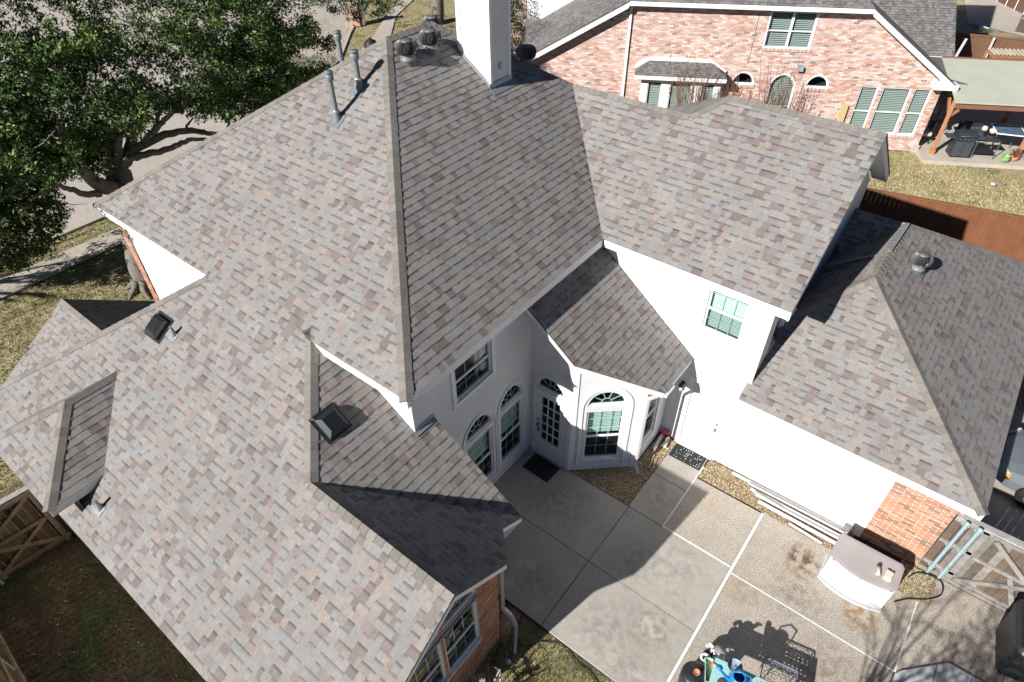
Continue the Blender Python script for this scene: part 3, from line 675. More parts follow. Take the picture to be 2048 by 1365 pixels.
# turbine vents
def turbine(p, rad=.205, tilt=None, label=None):
    p = Vector(p); mb = MB()
    mb.lathe([(rad * .72, -.14), (rad * .72, .05), (rad * .78, .06), (rad * .78, .08), (rad * .68, .09), (rad * .68, .16)], 24, c=p)
    mb.prism([p + V(-.24, -.24, -.05), p + V(.24, -.24, -.05), p + V(.24, .24, -.05), p + V(-.24, .24, -.05)], (0, 0, .006)) if tilt is None else mb.prism([p + tilt[0] * a * .19 + tilt[1] * b * .19 + tilt[2] * .016 for a, b in ((-1, -1), (1, -1), (1, 1), (-1, 1))], tilt[2] * .006)
    base = mb.build('turbine_vent', M_pipe, house)
    if label: base['label'] = label
    hd = MB(); c = p + V(0, 0, .29); n = 22
    hd.lathe([(rad * .72, -.125), (rad * .75, -.12), (rad * .72, -.11)], 24, c=c); hd.lathe([(0, .150), (rad * .3, .146), (rad * .62, .118), (rad * .6, .11)], 24, c=c)
    hd.lathe([(rad * .5, -.10), (rad * .72, 0), (rad * .45, .1)], 16, c=c, mi=1)
    for k in range(n):
        a0 = 2 * math.pi * k / n; prv = None
        for j in range(8):
            ph = -1.05 + 2.1 * j / 7; rr = rad * 1.12 * math.cos(ph * .82); zz = .15 * math.sin(ph); tw = a0 + .35 * j / 7
            A = c + V(rr * math.cos(tw), rr * math.sin(tw), zz); Bq = c + V(rr * .80 * math.cos(tw + .13), rr * .80 * math.sin(tw + .13), zz)
            if prv: hd.face([prv[0], prv[1], Bq, A])
            prv = (A, Bq)
    hd.build('turbine_head', [M_metal, M_dark], base); return base
tX = (V(0, 1, 0), V(-1, 0, K).normalized(), V(K, 0, 1).normalized())
for (q, f, lb) in (((816, 122), zx_, 'leftmost turbine vent below the ridge'), ((862, 101), zx_, 'middle turbine vent beside the chimney')):
    p = at(*q, pl=(V(K, 0, 1), 5 - K * 5.45)); turbine(p - V(0, 0, .03), label=lb, tilt=tX)
turbine((-10.75, 10.9, 7.72), label='turbine vent behind the ridge, half hidden by the chimney'); turbine((-8.95, 11.95, 7.18), label='dark turbine vent right of the chimney')
p = at(1833, 541, pl=(V(.58, 0, 1), 4.4 - .58 * .72)); turbine(p, .19, tilt=(V(0, 1, 0), V(-1, 0, .58).normalized(), V(.58, 0, 1).normalized()), label='turbine vent on the garage roof')
# plumbing vents
tY = (V(1, 0, 0), V(0, 1, K).normalized(), V(0, -K, 1).normalized())
def pipe(p, h, r_, cap, label):
    p = Vector(p); mb = MB(); mb.tube([p - V(0, 0, .1), p + V(0, 0, h)], r_, 14)
    ob = mb.build('vent_pipe', M_pipe if cap else M_flash, house); ob['label'] = label
    b = MB(); b.prism([p + tY[0] * a * r_ * 3.2 + tY[1] * (c_ * r_ * 3.2 - .02) + tY[2] * .013 for a, c_ in ((-1, -1), (1, -1), (1, 1), (-1, 1))], tY[2] * .005)
    b.lathe([(r_ * 2.1, -.03), (r_ * 1.7, .05), (r_ * 1.25, .12), (r_ * 1.25, .15), (r_, .16)], 16, c=p); b.build('flashing_boot', M_pipe if cap else M_flash, ob)
    if cap:
        c = MB(); c.lathe([(r_ * 1.5, -.03), (r_ * 1.65, .02), (r_ * 1.65, .07), (r_ * 1.35, .075), (r_ * 1.35, .10), (r_ * 1.7, .105), (r_ * 1.6, .13), (0, .14)], 16, c=p + V(0, 0, h - .05)); c.build('pipe_cap', M_pipe, ob)
        c = MB(); c.lathe([(r_ * 1.5, 0), (r_ * 1.7, .012), (r_ * 1.05, .05)], 16, c=p + V(0, 0, .15)); c.build('storm_collar', M_flash, ob)
plm = (V(0, -K, 1), 5 - K * 4.27)
pipe(at(675, 240, pl=plm), .84, .05, True, 'tall grey vent pipe nearest the eave'); pipe(at(719, 176, pl=plm), .62, .055, True, 'grey vent pipe between the other two')
pipe(V(-11.35, 8.75, 7.42), .75, .05, True, 'grey vent pipe behind the hip')
pipe(at(349, 672, pl=plm), .22, .03, False, 'short galvanised pipe beside the box vent'); pipe(at(202, 1018, pl=plm), .26, .03, False, 'short galvanised pipe above the low eave')
# box vents
def boxvent(p, B3, label):
    p = Vector(p); u, v, n = B3; M = Matrix((u, v, n)).transposed()
    T = lambda a, b, c: p + M @ V(a, b, c)
    mb = MB(); mb.prism([T(-.25, -.25, .014), T(.25, -.25, .014), T(.25, .27, .014), T(-.25, .27, .014)], n * .01)
    lo_, hi_ = [(-.2, -.2), (.2, -.2), (.2, .2), (-.2, .2)], [(-.13, -.12), (.13, -.12), (.13, .13), (-.13, .13)]
    for i in range(4):
        a, b, c, d = lo_[i - 1], lo_[i], hi_[i], hi_[i - 1]
        mb.face([T(*a, .02), T(*b, .02), T(*b, .09), T(*a, .09)]); mb.face([T(*a, .09), T(*b, .09), T(*c, .16), T(*d, .16)])
    mb.face([T(*q, .16) for q in hi_]); ob = mb.build('box_vent', M_blackp, house); ob['label'] = label
    rb = MB()
    for k in range(9): a = -.12 + .03 * k; rb.prism([T(a, -.12, .1605), T(a + .012, -.12, .1605), T(a + .012, .12, .1605), T(a, .12, .1605)], n * .006)
    for k in range(7): a = -.15 + .05 * k; rb.prism([T(.165 , a, .117), T(.165, a + .02, .117), T(.198, a + .02, .096), T(.198, a, .096)], n * .006)
    rb.build('vent_ribs', M_blackp, ob)
boxvent(at(319, 656, pl=plm), (V(1, 0, 0), V(0, 1, K).normalized(), V(0, -K, 1).normalized()), 'black box vent near the left hip')
boxvent(at(662, 848, pl=(V(K, 0, 1), 3.98 - K * 6.19)), (V(0, 1, 0), V(-1, 0, K).normalized(), V(K, 0, 1).normalized()), 'black box vent on the low slope by the patio')
# flashings
mb = MB(); mb.prism([(-5.70, 4.56, 3.68), (-5.77, 4.56, 3.725), (-5.77, 5.06, 3.725), (-5.70, 5.06, 3.68)], (0, 0, .012)); mb.prism([(-5.772, 4.6, 3.7), (-5.772, 5.06, 3.7), (-5.772, 5.06, 3.8), (-5.772, 4.6, 3.8)], (.005, 0, 0)); mb.build('flashing', M_flash, house)
mb = MB(); mb.prism([(-.9, 13.95, 4.28), (-1.86, 13.6, 3.75), (-1.86, 13.7, 3.75), (-.9, 14.05, 4.28)], (0, 0, .02)); mb.prism([G2, (-.8, 14.0, 4.43), (-.72, 14.0, 4.43), (-.69, 15.4, 4.43)], (0, 0, .02)); mb.build('flashing', M_flash, house)
# gutters and downspouts
def dspout(pts, w=.07, label=None, name='downspout', up=(0, 0, 1)):
    mb = MB()
    for a, b in zip(pts, pts[1:]): mb.bar(a, b, w, w * .8, 0, up)
    o = mb.build(name, mat('beige_downspout', (.62, .57, .56), .5), house)
    if label: o['label'] = label
dspout([(-3.62, 4.22, 2.62), (-3.62, 4.22, .62), (-3.5, 4.3, .34), (-3.36, 4.28, .10), (-3.1, 3.9, .03)], .075, 'downspout kicking out onto the lawn beside the patio', up=(.7, .7, 0))
dspout([(-3.16, 9.05, 2.6), (-3.3, 9.04, 2.48), (-3.45, 8.93, 2.36), (-3.46, 8.92, .2), (-3.3, 8.82, .04)], .06, 'white downspout at the bay corner', up=(.7, -.7, 0))
dspout([(2.36, 10.05, 2.4), (2.4, 10.5, 2.2), (2.4, 10.5, .1)], .07, 'downspout at the garage corner')
mb = MB(); mb.bar((-3.15, 9.0, 2.60), (-3.15, 9.35, 2.60), .08, .08); mb.build('gutter', M_trim, house)
# ------------------------------------------------------------------ ground
def sheet(name, poly, z, mt, thick=None, parent=None, kind='structure', label=None):
    mb = MB(); poly = list(poly)
    if area([(p[0], p[1]) for p in poly]) < 0: poly = poly[::-1]
    P3 = [(p[0], p[1], z) for p in poly]
    if thick: mb.prism(P3, (0, 0, -thick))
    else: mb.face(P3)
    o = mb.build(name, mt, parent)
    if kind and parent is None: o['kind'] = kind
    if label: o['label'] = label
    return o
def rc(x0, x1, y0, y1): return [(x0, y0), (x1, y0), (x1, y1), (x0, y1)]
sheet('ground', rc(-300, 200, -200, 400), -.06, M_lawn)
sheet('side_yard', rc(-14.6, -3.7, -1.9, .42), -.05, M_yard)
# patio: plain slabs and exposed aggregate slabs, each cast on its own
patio = sheet('patio', [(-5.8, 4.6), (-.67, 4.6), (-.67, 1.5), (9, 1.5), (9, 10.3), (-5.8, 10.3)], -.05, M_joint)
for x0, x1, y0, y1 in ((-5.77, -3.045, 4.63, 6.295), (-5.77, -3.045, 6.31, 7.94), (-3.03, -.67, 4.63, 6.295), (-3.03, -.67, 6.31, 7.94)):
    sheet('concrete_slab', rc(x0, x1, y0, y1), 0, M_conc, .05, patio)
for y0, y1 in ((7.955, 9.075), (9.09, 10.24)): sheet('walkway_slab', rc(-3.05, -2.225, y0, y1), .002, M_conc, .05, patio)
for x0, x1, y0, y1 in ((-2.2, -.67, 7.98, 9.56), (-.6, 2.5, 7.86, 9.6), (-.6, 2.5, 1.5, 7.83), (2.53, 4.1, 1.5, 10.28), (4.13, 9, 1.5, 10.28)):
    sheet('aggregate_slab', rc(x0, x1, y0, y1), .001, M_agg, .05, patio)
for x0, x1, y0, y1 in ((-.664, -.606, 1.5, 9.58), (-2.2, -.67, 7.943, 7.977), (-2.223, -2.2, 7.943, 9.95), (-.6, 2.5, 7.832, 7.858), (2.502, 2.528, 7.86, 9.5), (4.102, 4.128, 1.5, 10)):
    sheet('white_joint', rc(x0, x1, y0, y1), .005, M_line, .04, patio)
# round stains left by flower pots, rust stains
M_st1 = mat('stain_pale', (.50, .45, .38), .85, noise=[(14, .12)], fine=(90, .08)); M_st2 = mat('stain_grey', (.25, .23, .20), .85, noise=[(9, .12)], fine=(90, .08))
def decal(name, c, r, z, mt, ring=None, n=26, wob=.04):
    mb = MB(); ph = random.random() * 6; pts = []
    for k in range(n):
        a = 2 * math.pi * k / n; rr = r * (1 + wob * math.sin(3 * a + ph) + wob * .7 * math.sin(7 * a + ph * 2)); pts.append((c[0] + rr * math.cos(a), c[1] + rr * math.sin(a)))
    if ring:
        inn = [(c[0] + (p[0] - c[0]) * ring, c[1] + (p[1] - c[1]) * ring) for p in pts]
        for i in range(n): mb.face([(*pts[i - 1], z), (*pts[i], z), (*inn[i], z), (*inn[i - 1], z)])
    else: mb.face([(*p, z) for p in pts])
    return mb.build(name, mt, patio)
def soft(name, base, st, c, r):
    """a stain whose edge fades: colour depends only on where on the slab it lies"""
    mt = bpy.data.materials.new(name); mt.use_nodes = True; N = mt.node_tree.nodes; L = mt.node_tree.links; b = N['Principled BSDF']; b.inputs['Roughness'].default_value = .85; b.inputs['Base Color'].default_value = (*st, 1)
    g = N.new('ShaderNodeNewGeometry'); s = N.new('ShaderNodeVectorMath'); s.operation = 'DISTANCE'; s.inputs[1].default_value = (*c, 0)
    n = N.new('ShaderNodeTexNoise'); n.inputs['Scale'].default_value = 7; n.inputs['Detail'].default_value = 6; L.new(g.outputs['Position'], n.inputs['Vector'])
    a = N.new('ShaderNodeMapRange'); L.new(s.outputs['Value'], a.inputs[0]); a.inputs[1].default_value = r; a.inputs[2].default_value = r * .2
    a.inputs[3].default_value = 0; a.inputs[4].default_value = 1
    L.new(g.outputs['Position'], s.inputs[0]); m2 = N.new('ShaderNodeMath'); m2.operation = 'MULTIPLY'; m3 = N.new('ShaderNodeMapRange'); m3.inputs[1].default_value = .42; m3.inputs[2].default_value = .62; L.new(n.outputs[0], m3.inputs[0])
    L.new(a.outputs[0], m2.inputs[0]); L.new(m3.outputs[0], m2.inputs[1]); m4 = N.new('ShaderNodeMath'); m4.operation = 'MULTIPLY'; m4.inputs[1].default_value = base; L.new(m2.outputs[0], m4.inputs[0])
    t = N.new('ShaderNodeBsdfTransparent'); mx = N.new('ShaderNodeMixShader'); L.new(m4.outputs[0], mx.inputs[0]); L.new(t.outputs[0], mx.inputs[1]); L.new(b.outputs[0], mx.inputs[2]); L.new(mx.outputs[0], N['Material Output'].inputs[0])
    mb = MB(); mb.face([(*p, .0045) for p in rc(c[0] - r, c[0] + r, c[1] - r, c[1] + r)]); mb.build('stain', mt, patio)
for c, r, am, st in (((-1.33, 5.9), .5, .4, (.24, .22, .19)), ((.42, 9.0), .45, .9, (.17, .09, .045)), ((1.72, 8.5), .42, .75, (.42, .20, .07)), ((-4.4, 7.1), .9, .25, (.2, .19, .17)), ((-2.0, 5.3), .9, .2, (.24, .22, .19)), ((-3.6, 5.3), .5, .5, (.5, .48, .44)), ((-1.6, 7.3), .8, .2, (.27, .25, .22)), ((-2.6, 8.6), .5, .25, (.22, .2, .18)), ((.6, 8.2), .7, .35, (.25, .2, .14)), ((-.2, 7.6), .5, .3, (.5, .36, .2)), ((-2.3, 6.9), .6, .4, (.5, .46, .4)), ((-1.2, 4.9), .4, .5, (.5, .46, .4)), ((-1.1, 6.6), .4, .35, (.52, .47, .4)), ((1.6, 6.9), 1, .35, (.26, .2, .14))):
    soft('soft_stain', am, st, c, r)
for c, r, ring in (((-1.33, 5.91), .225, None), ((-1.64, 4.93), .12, None), ((-1.1, 5.0), .11, None), ((-4.02, 4.95), .11, None), ((-3.93, 5.5), .12, None), ((-3.32, 4.86), .14, None), ((-4.15, 5.38), .10, None), ((-3.1, 6.6), .15, .9), ((-3.75, 6.0), .16, .88), ((-1.33, 4.66), .13, .9)):
    decal('pot_mark', c, r, .0035, M_st1, ring)
# street side
CURB = [(-24.6, -60), (-24.6, 9), (-25.2, 14)] + [tuple(at(*q, z=0))[:2] for q in ((677, 117), (697, 66))] + [(-41, 36), (-60, 52)]
def offs(line, d):
    out = []
    for i, p in enumerate(line):
        a = Vector(line[max(i - 1, 0)]); b = Vector(line[min(i + 1, len(line) - 1)]); t = (b - a).normalized(); out.append((p[0] - t.y * d, p[1] + t.x * d))
    return out
sheet('street', CURB + [(-250, 60), (-250, -60)], -.05, M_street)
o1 = offs(CURB, .0); o2 = offs(CURB, -.16)
mb = MB()
for i in range(len(o1) - 1): mb.prism([(*o1[i], .03), (*o1[i + 1], .03), (*o2[i + 1], .03), (*o2[i], .03)], (0, 0, -.1))
kb = mb.build('kerb', M_street); kb['kind'] = 'structure'
sw1 = [(-23.35, -60), (-23.35, 9), (-24.0, 14)] + [tuple(at(*q, z=0))[:2] for q in ((745, 75), (772, 32))] + [(-40, 40)]
sw2 = [(-22.3, -60), (-22.3, 9), (-22.9, 14)] + [tuple(at(*q, z=0))[:2] for q in ((780, 76), (792, 32))] + [(-38.5, 40)]
swk = sheet('sidewalk', rc(-23.4, -22.25, -60, 9), -.045, M_joint)
mb = MB()
y = -8.1
while y < 8.6: sheet('sidewalk_slab', rc(-23.35, -22.3, y, y + 1.17), 0, M_walk, .04, swk); y += 1.19
mb = MB()
for i in range(1, len(sw1) - 1): mb.prism([(*sw1[i], -.0), (*sw1[i + 1], -.0), (*sw2[i + 1], -.0), (*sw2[i], -.0)], (0, 0, .012 if i > 5 else -.04))
q = mb.build('sidewalk', M_walk); q['kind'] = 'structure'
sheet('driveway', [(2.31, 10.3), (30, 10.3), (30, 24), (2.9, 21), (2.75, 19)], -.02, mat('driveway_concrete', (.45, .40, .33), .85, noise=[(.6, .08), (5, .06)], fine=(60, .08)), .05)
sheet('alley', [tuple(at(*q, z=0))[:2] for q in ((1925, -30), (1936, 46), (2060, 75), (2120, 60), (1990, -10), (1960, -60))], -.02, M_street)

# gravel
def pebbles(name, regions, dens, s0, s1, cols, z=.0, seed=1):
    g = np.random.default_rng(seed); V_ = []; F_ = []; C_ = []; base = np.array([[1, 0, 0], [-1, 0, 0], [0, 1, 0], [0, -1, 0], [0, 0, 1], [0, 0, -1]], float)
    fo = np.array([[0, 2, 4], [2, 1, 4], [1, 3, 4], [3, 0, 4], [2, 0, 5], [1, 2, 5], [3, 1, 5], [0, 3, 5]]); k = 0
    for poly in regions:
        xs = [p[0] for p in poly]; ys = [p[1] for p in poly]; A = abs(area(poly)); n = int(A * dens)
        while n > 0:
            x = g.uniform(min(xs), max(xs)); y = g.uniform(min(ys), max(ys))
            if not inpoly(x, y, poly): continue
            n -= 1; s = g.uniform(s0, s1) * np.array([1, g.uniform(.6, 1), g.uniform(.35, .7)]); a = g.uniform(0, 6.28); rx = g.uniform(-.4, .4)
            b = base * s * g.uniform(.8, 1.2, (6, 1)); ca, sa = math.cos(a), math.sin(a); b = np.stack([b[:, 0] * ca - b[:, 1] * sa, b[:, 0] * sa + b[:, 1] * ca, b[:, 2] + b[:, 0] * rx], 1)
            V_.append(b + [x, y, z + s[2] * .5]); F_.append(fo + 6 * k); C_.append(np.repeat([np.array(cols[g.integers(len(cols))]) * g.uniform(.7, 1.2)], 6, 0)); k += 1
    o = npmesh(name, np.concatenate(V_), np.concatenate(F_), M_gravel, np.concatenate(C_)); o['kind'] = 'stuff'; return o
def inpoly(x, y, poly):
    c = False; j = len(poly) - 1
    for i in range(len(poly)):
        if (poly[i][1] > y) != (poly[j][1] > y) and x < (poly[j][0] - poly[i][0]) * (y - poly[i][1]) / (poly[j][1] - poly[i][1]) + poly[i][0]: c = not c
        j = i
    return c
GR = [[(-4.7, 7.96), (-3.06, 7.96), (-3.06, 10.26), (-3.5, 10.26), (-3.5, 9.0)], [(-2.19, 9.6), (1.1, 9.62), (1.1, 10.26), (-2.19, 10.26)], [(2.05, 9.5), (2.72, 9.52), (2.72, 10.25), (2.05, 10.25)]]
for k, g_ in enumerate(GR): sheet('gravel_bed', g_, -.012 if k < 2 else .004, M_gbed)
pebbles('gravel', GR[:2], 2600, .009, .02, [(.52, .41, .23), (.62, .52, .34), (.34, .23, .13), (.70, .63, .50), (.44, .34, .20), (.24, .16, .10), (.56, .37, .18)], z=-.008)
pebbles('gravel', GR[2:], 2600, .009, .02, [(.46, .37, .2), (.52, .45, .3), (.34, .28, .14), (.60, .54, .42)], z=.006, seed=3)

# grass blades and fallen leaves
def blades(name, poly, n, z, h, cols, wts, seed, w=.006, holes=()):
    g = np.random.default_rng(seed); xs = [p[0] for p in poly]; ys = [p[1] for p in poly]
    x = g.uniform(min(xs), max(xs), n); y = g.uniform(min(ys), max(ys), n)
    k = np.array([inpoly(a, b, poly) and not any(inpoly(a, b, q) for q in holes) for a, b in zip(x, y)]); x, y = x[k], y[k]; n = len(x)
    a = g.uniform(0, 6.28, n); hh = h * g.uniform(.5, 1.2, n); le = g.uniform(-1, 1, (n, 2)) * hh[:, None] * .8; ww = w * g.uniform(.7, 1.4, n)
    V_ = np.zeros((n, 3, 3)); V_[:, 0] = np.stack([x - np.cos(a) * ww, y - np.sin(a) * ww, np.full(n, z)], 1); V_[:, 1] = np.stack([x + np.cos(a) * ww, y + np.sin(a) * ww, np.full(n, z)], 1)
    V_[:, 2] = np.stack([x + le[:, 0], y + le[:, 1], z + hh], 1)
    pat = .5 + .5 * np.sin(x * .9 + 2 * np.sin(y * .7)) * np.sin(y * 1.3 + 1.5 * np.sin(x * .6)) + g.normal(0, .25, n)
    ci = np.clip((pat * len(cols)).astype(int), 0, len(cols) - 1); C = np.array(cols)[ci] * g.uniform(.75, 1.25, (n, 1))
    o = npmesh(name, V_.reshape(-1, 3), np.arange(3 * n).reshape(-1, 3), mat('grass_blade', (1, 1, 1), .8, attr=True, spec=.2), np.repeat(C, 3, 0)); o['kind'] = 'stuff'; return o
TAN = [(.46, .37, .2), (.42, .34, .18), (.38, .31, .15), (.27, .26, .11), (.16, .19, .06)]
blades('grass', [(-24.4, -6), (-13.5, -6), (-13.5, 1), (-15.3, 1), (-15.3, 14), (-24.6, 14)], 70000, -.06, .07, TAN[1:], None, 1, .014, holes=[rc(-23.4, -22.25, -10, 9)])
blades('grass', rc(-3.45, -.7, 2.4, 4.6), 17000, -.06, .05, [(.44, .37, .2), (.40, .33, .17), (.34, .28, .14), (.24, .23, .1), (.14, .16, .06)], None, 2, .005)
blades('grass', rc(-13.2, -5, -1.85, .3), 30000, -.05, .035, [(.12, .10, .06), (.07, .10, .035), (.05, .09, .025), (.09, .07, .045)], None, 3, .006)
blades('grass', rc(-7, 12, 22.2, 30.3), 60000, -.06, .06, [(.50, .42, .24), (.47, .38, .21), (.44, .36, .2), (.40, .33, .17), (.2, .23, .08)], None, 4, .014)
blades('grass', [(-37, 24), (-24, 16), (-24, 36), (-40, 46)], 40000, -.06, .07, TAN[:4], None, 5, .02)
def scatter_leaves(name, poly, n, z, s, cols, seed, M=None):
    g = np.random.default_rng(seed); V_ = []; C_ = []; xs = [p[0] for p in poly]; ys = [p[1] for p in poly]; k = 0
    while k < n:
        x = g.uniform(min(xs), max(xs)); y = g.uniform(min(ys), max(ys))
        if not inpoly(x, y, poly): continue
        a = g.uniform(0, 6.28); ss = s * g.uniform(.6, 1.3); d = np.array([math.cos(a), math.sin(a), 0]); e = np.array([-d[1], d[0], 0]) * .4; p = np.array([x, y, z + .004])
        V_ += [p - d * ss, p + e * ss + [0, 0, ss * .3], p + d * ss, p - e * ss + [0, 0, ss * .15]]; C_ += [np.array(cols[g.integers(len(cols))]) * g.uniform(.7, 1.2)] * 4; k += 1
    o = npmesh(name, np.array(V_), np.arange(4 * n).reshape(-1, 4), M_leaf, np.array(C_)); o['kind'] = 'stuff'; return o
BR = [(.10, .06, .03), (.07, .05, .03), (.16, .09, .04)]
scatter_leaves('fallen_leaves', [(-33, 1), (-24.7, 1), (-24.9, 12), (-27, 16), (-34, 14)], 520, -.05, .035, BR, 11)
scatter_leaves('fallen_leaves', rc(-23.3, -22.3, 1, 9), 110, .0, .035, BR, 12)
scatter_leaves('fallen_leaves', rc(-12.8, -5.2, -1.8, .3), 260, -.02, .026, [(.35, .28, .14), (.2, .11, .05), (.5, .42, .22)], 13)
scatter_leaves('fallen_leaves', rc(-3.4, -.8, 2.6, 4.5), 30, -.03, .02, [(.3, .2, .1), (.5, .4, .2)], 14)
scatter_leaves('fallen_leaves', rc(-22, -15.5, 1, 8), 160, -.03, .03, BR + [(.4, .3, .15)], 15)
# ------------------------------------------------------------------ things in the court and on the patio
def coir(name, c, sx, sy, rz, label, dots=False):
    o = empty(name, (c[0], c[1], .003), rz); tag(o, label, 'door mat')
    mb = MB(); mb.box((0, 0, .008), (sx, sy, .016)); mb.build('mat_base', M_rubber, o)
    if dots:
        random.seed(5); M_dot = mat('pale_dot', (.75, .78, .76), .6)
        for i in range(13):
            for j in range(6):
                if random.random() < .62:
                    x = -sx * .42 + sx * .84 * i / 12 + random.uniform(-.012, .012); y = -sy * .38 + sy * .76 * j / 5 + random.uniform(-.01, .01); r_ = random.uniform(.006, .014)
                    d = MB(); d.lathe([(r_, 0), (r_ * .8, .004), (0, .005)], 8, c=(x, y, .016)); d.build('dot', M_dot, o)
    else:
        d = MB(); 
        for k in range(16): d.box((0, -sy / 2 + sy * (k + .5) / 16, .018), (sx * .94, sy / 34, .006))
        d.build('ribs', M_rubber, o)
    return o
coir('door_mat', (-5.2, 7.62), .72, .5, R(-2), 'plain black mat in front of the french door')
coir('door_mat', (-2.64, 9.98), .78, .42, R(1), 'black mat with white dots in front of the side door', True)
# boards left along the white wall
M_bw = mat('old_white_board', (.58, .57, .56), .6, noise=[(5, .06), (40, .05)])
brd = [((-1.61, 10.17), (1.0, 10.2), .10, .03, 'long white board lying tight against the wall'), ((-1.1, 9.98), (1.0, 9.98), .09, .06, 'white board second from the wall'),
       ((-.95, 9.88), (.9, 9.88), .07, .09, 'narrow grey edged board on top of the stack'), ((-1.0, 9.9), (-.35, 9.86), .04, .12, 'short thin strip lying across the stack'),
       ((-.84, 9.78), (.95, 9.76), .11, .05, 'white board nearest the patio edge of the stack'), ((-.1, 9.66), (.62, 9.6), .07, .03, 'short white board outermost on the gravel'), ((-1.2, 10.06), (.9, 10.08), .05, .1, 'white gutter length lying on the wall side of the stack')]
for (a, b, w_, z_, lb) in brd:
    mb = MB(); mb.bar((a[0], a[1], z_), (b[0], b[1], z_ + .01), w_ * .78, .02); tag(mb.build('board', M_bw), lb, 'board', 'boards stacked along the white wall')
# offcuts of downspout by the bay
for a, b, lb in (((-3.42, 10.2), (-3.36, 9.66), 'beige downspout offcut closest to the bay wall'), ((-3.25, 10.18), (-3.2, 9.86), 'shorter beige downspout offcut on the gravel')):
    mb = MB(); mb.bar((*a, .07), (*b, .06), .075, .055); mb.bar(Vector((*a, .07)).lerp(Vector((*b, .06)), .1), Vector((*a, .07)).lerp(Vector((*b, .06)), .14), .085, .065)
    tag(mb.build('downspout_offcut', MATS['beige_downspout']), lb, 'pipe', 'downspout offcuts behind the bay')
for a, b, lb in (((-3.28, 9.55), (-3.2, 9.1), 'thin grey stick lying in the gravel beside the walkway'), ((-3.18, 9.5), (-3.1, 9.05), 'second thin stick touching the walkway edge')):
    mb = MB(); mb.bar((*a, .03), (*b, .03), .022, .018); tag(mb.build('stick', mat('weathered_stick', (.3, .27, .22), .9)), lb, 'stick')
mb = MB(); mb.lathe([(0, 0), (.06, .01), (.075, .05), (.05, .09), (.02, .1), (0, .12)], 7, c=(-3.38, 10.2, .12)); mb.lathe([(0, 0), (.05, .02), (.04, .07), (0, .08)], 6, c=(-3.3, 10.22, .13)); mb.tube([(-3.36, 10.22, 0), (-3.36, 10.22, .15)], .006)
tag(mb.build('pinwheel_flower', mat('hot_pink', (.75, .06, .18), .5)), 'small hot pink flower ornament in the corner behind the bay', 'ornament')
# low resin cabinet with a grey lid
sb = empty('storage_box', (1.4, 9.12, 0)); tag(sb, 'white resin storage box with a taupe lid against the brick pier', 'storage box')
M_res = mat('white_resin', (.58, .59, .61), .45, noise=[(3, .03)]); M_lid = mat('taupe_resin', (.43, .385, .375), .5, noise=[(2.5, .06), (12, .04)])
def outline(hx, y0, y1, bul, n=12, r_=.06):
    p = [(-hx, y1 - r_), (-hx + r_, y1), (hx - r_, y1), (hx, y1 - r_), (hx, y0 + .03)]
    p += [(hx - 2 * hx * k / n, y0 - bul * (1 - (1 - 2 * k / n) ** 2)) for k in range(n + 1)]; p.append((-hx, y0 + .03)); return p
b0 = outline(.585, -.26, .33, .12); b1 = outline(.60, -.29, .345, .13)
mb = MB(); mb.prism([(x, y, .03) for x, y in b0], (0, 0, .76)); mb.build('body', M_res, sb)
mb = MB(); mb.prism([(x, y, 0) for x, y in outline(.605, -.30, .34, .14)], (0, 0, .06)); mb.build('base_rim', mat('grey_resin', (.5, .5, .52), .5), sb)
for sx in (-1, 1):
    mb = MB(); n = 6; pa = [(.03 + .53 * k / n) * sx for k in range(n + 1)]
    for k in range(n):
        f = lambda x: -.26 - .12 * (1 - (x / .585) ** 2) - .006
        xa, xb = pa[k], pa[k + 1]; mb.prism([(xa, f(xa), .09), (xb, f(xb), .09), (xb, f(xb), .75), (xa, f(xa), .75)], (0, -.012, 0))
    for zz in (.16, .68):
        for k in range(1, n - 1): xa, xb = pa[k], pa[k + 1]; mb.prism([(xa, f(xa) - .014, zz), (xb, f(xb) - .014, zz), (xb, f(xb) - .014, zz + .02), (xa, f(xa) - .014, zz + .02)], (0, -.006, 0))
    mb.build('door_panel', M_res, sb)
mb = MB(); mb.prism([(x, y, .79) for x, y in b1], (0, 0, .045)); mb.prism([(x * .93, y * .9, .835) for x, y in b1], (0, 0, .008)); mb.build('lid', M_lid, sb)
mb = MB()
for x in (-.52, 0, .52): mb.box((x, -.30 - (.11 if x == 0 else .02), .80), (.02, .02, .03))
mb.build('latch', M_blackp, sb)
M_cream = mat('cream_plastic', (.72, .66, .5), .5, noise=[(12, .05)])
cb = empty('caulk_bottle', (1.62, 9.0, .845), R(12)); tag(cb, 'cream bottle lying on the left of the storage box lid', 'bottle')
mb = MB(); mb.lathe([(0, -.12), (.032, -.12), (.034, .08), (.02, .1)], 12, M=Matrix.Rotation(R(90), 3, 'X'), c=(0, 0, .036)); mb.box((-.035, -.06, .02), (.03, .02, .015)); mb.build('body', M_cream, cb)
mb = MB(); mb.lathe([(.034, 0), (.036, .0), (.034, .045), (0, .045)], 12, M=Matrix.Rotation(R(-90), 3, 'X'), c=(0, .11, .036)); mb.build('cap', M_blackp, cb)
cb = empty('bait_case', (1.79, 9.03, .845), R(-4)); tag(cb, 'cream ribbed plastic case lying beside the bottle on the lid', 'case')
mb = MB(); mb.box((0, 0, .03), (.13, .19, .06)); mb.box((-.03, 0, .066), (.05, .17, .012)); mb.box((.035, 0, .066), (.03, .17, .012)); mb.box((0, -.1, .02), (.05, .03, .03)); mb.build('case_body', M_cream, cb)
mb = MB(); mb.box((.93, 10.2, .16), (.16, .12, .12)); mb.box((.98, 10.18, .05), (.05, .05, .12)); tag(mb.build('outlet_cover', mat('taupe_cover', (.22, .2, .2), .5)), 'dark taupe outlet cover on the wall behind the storage box', 'outlet')
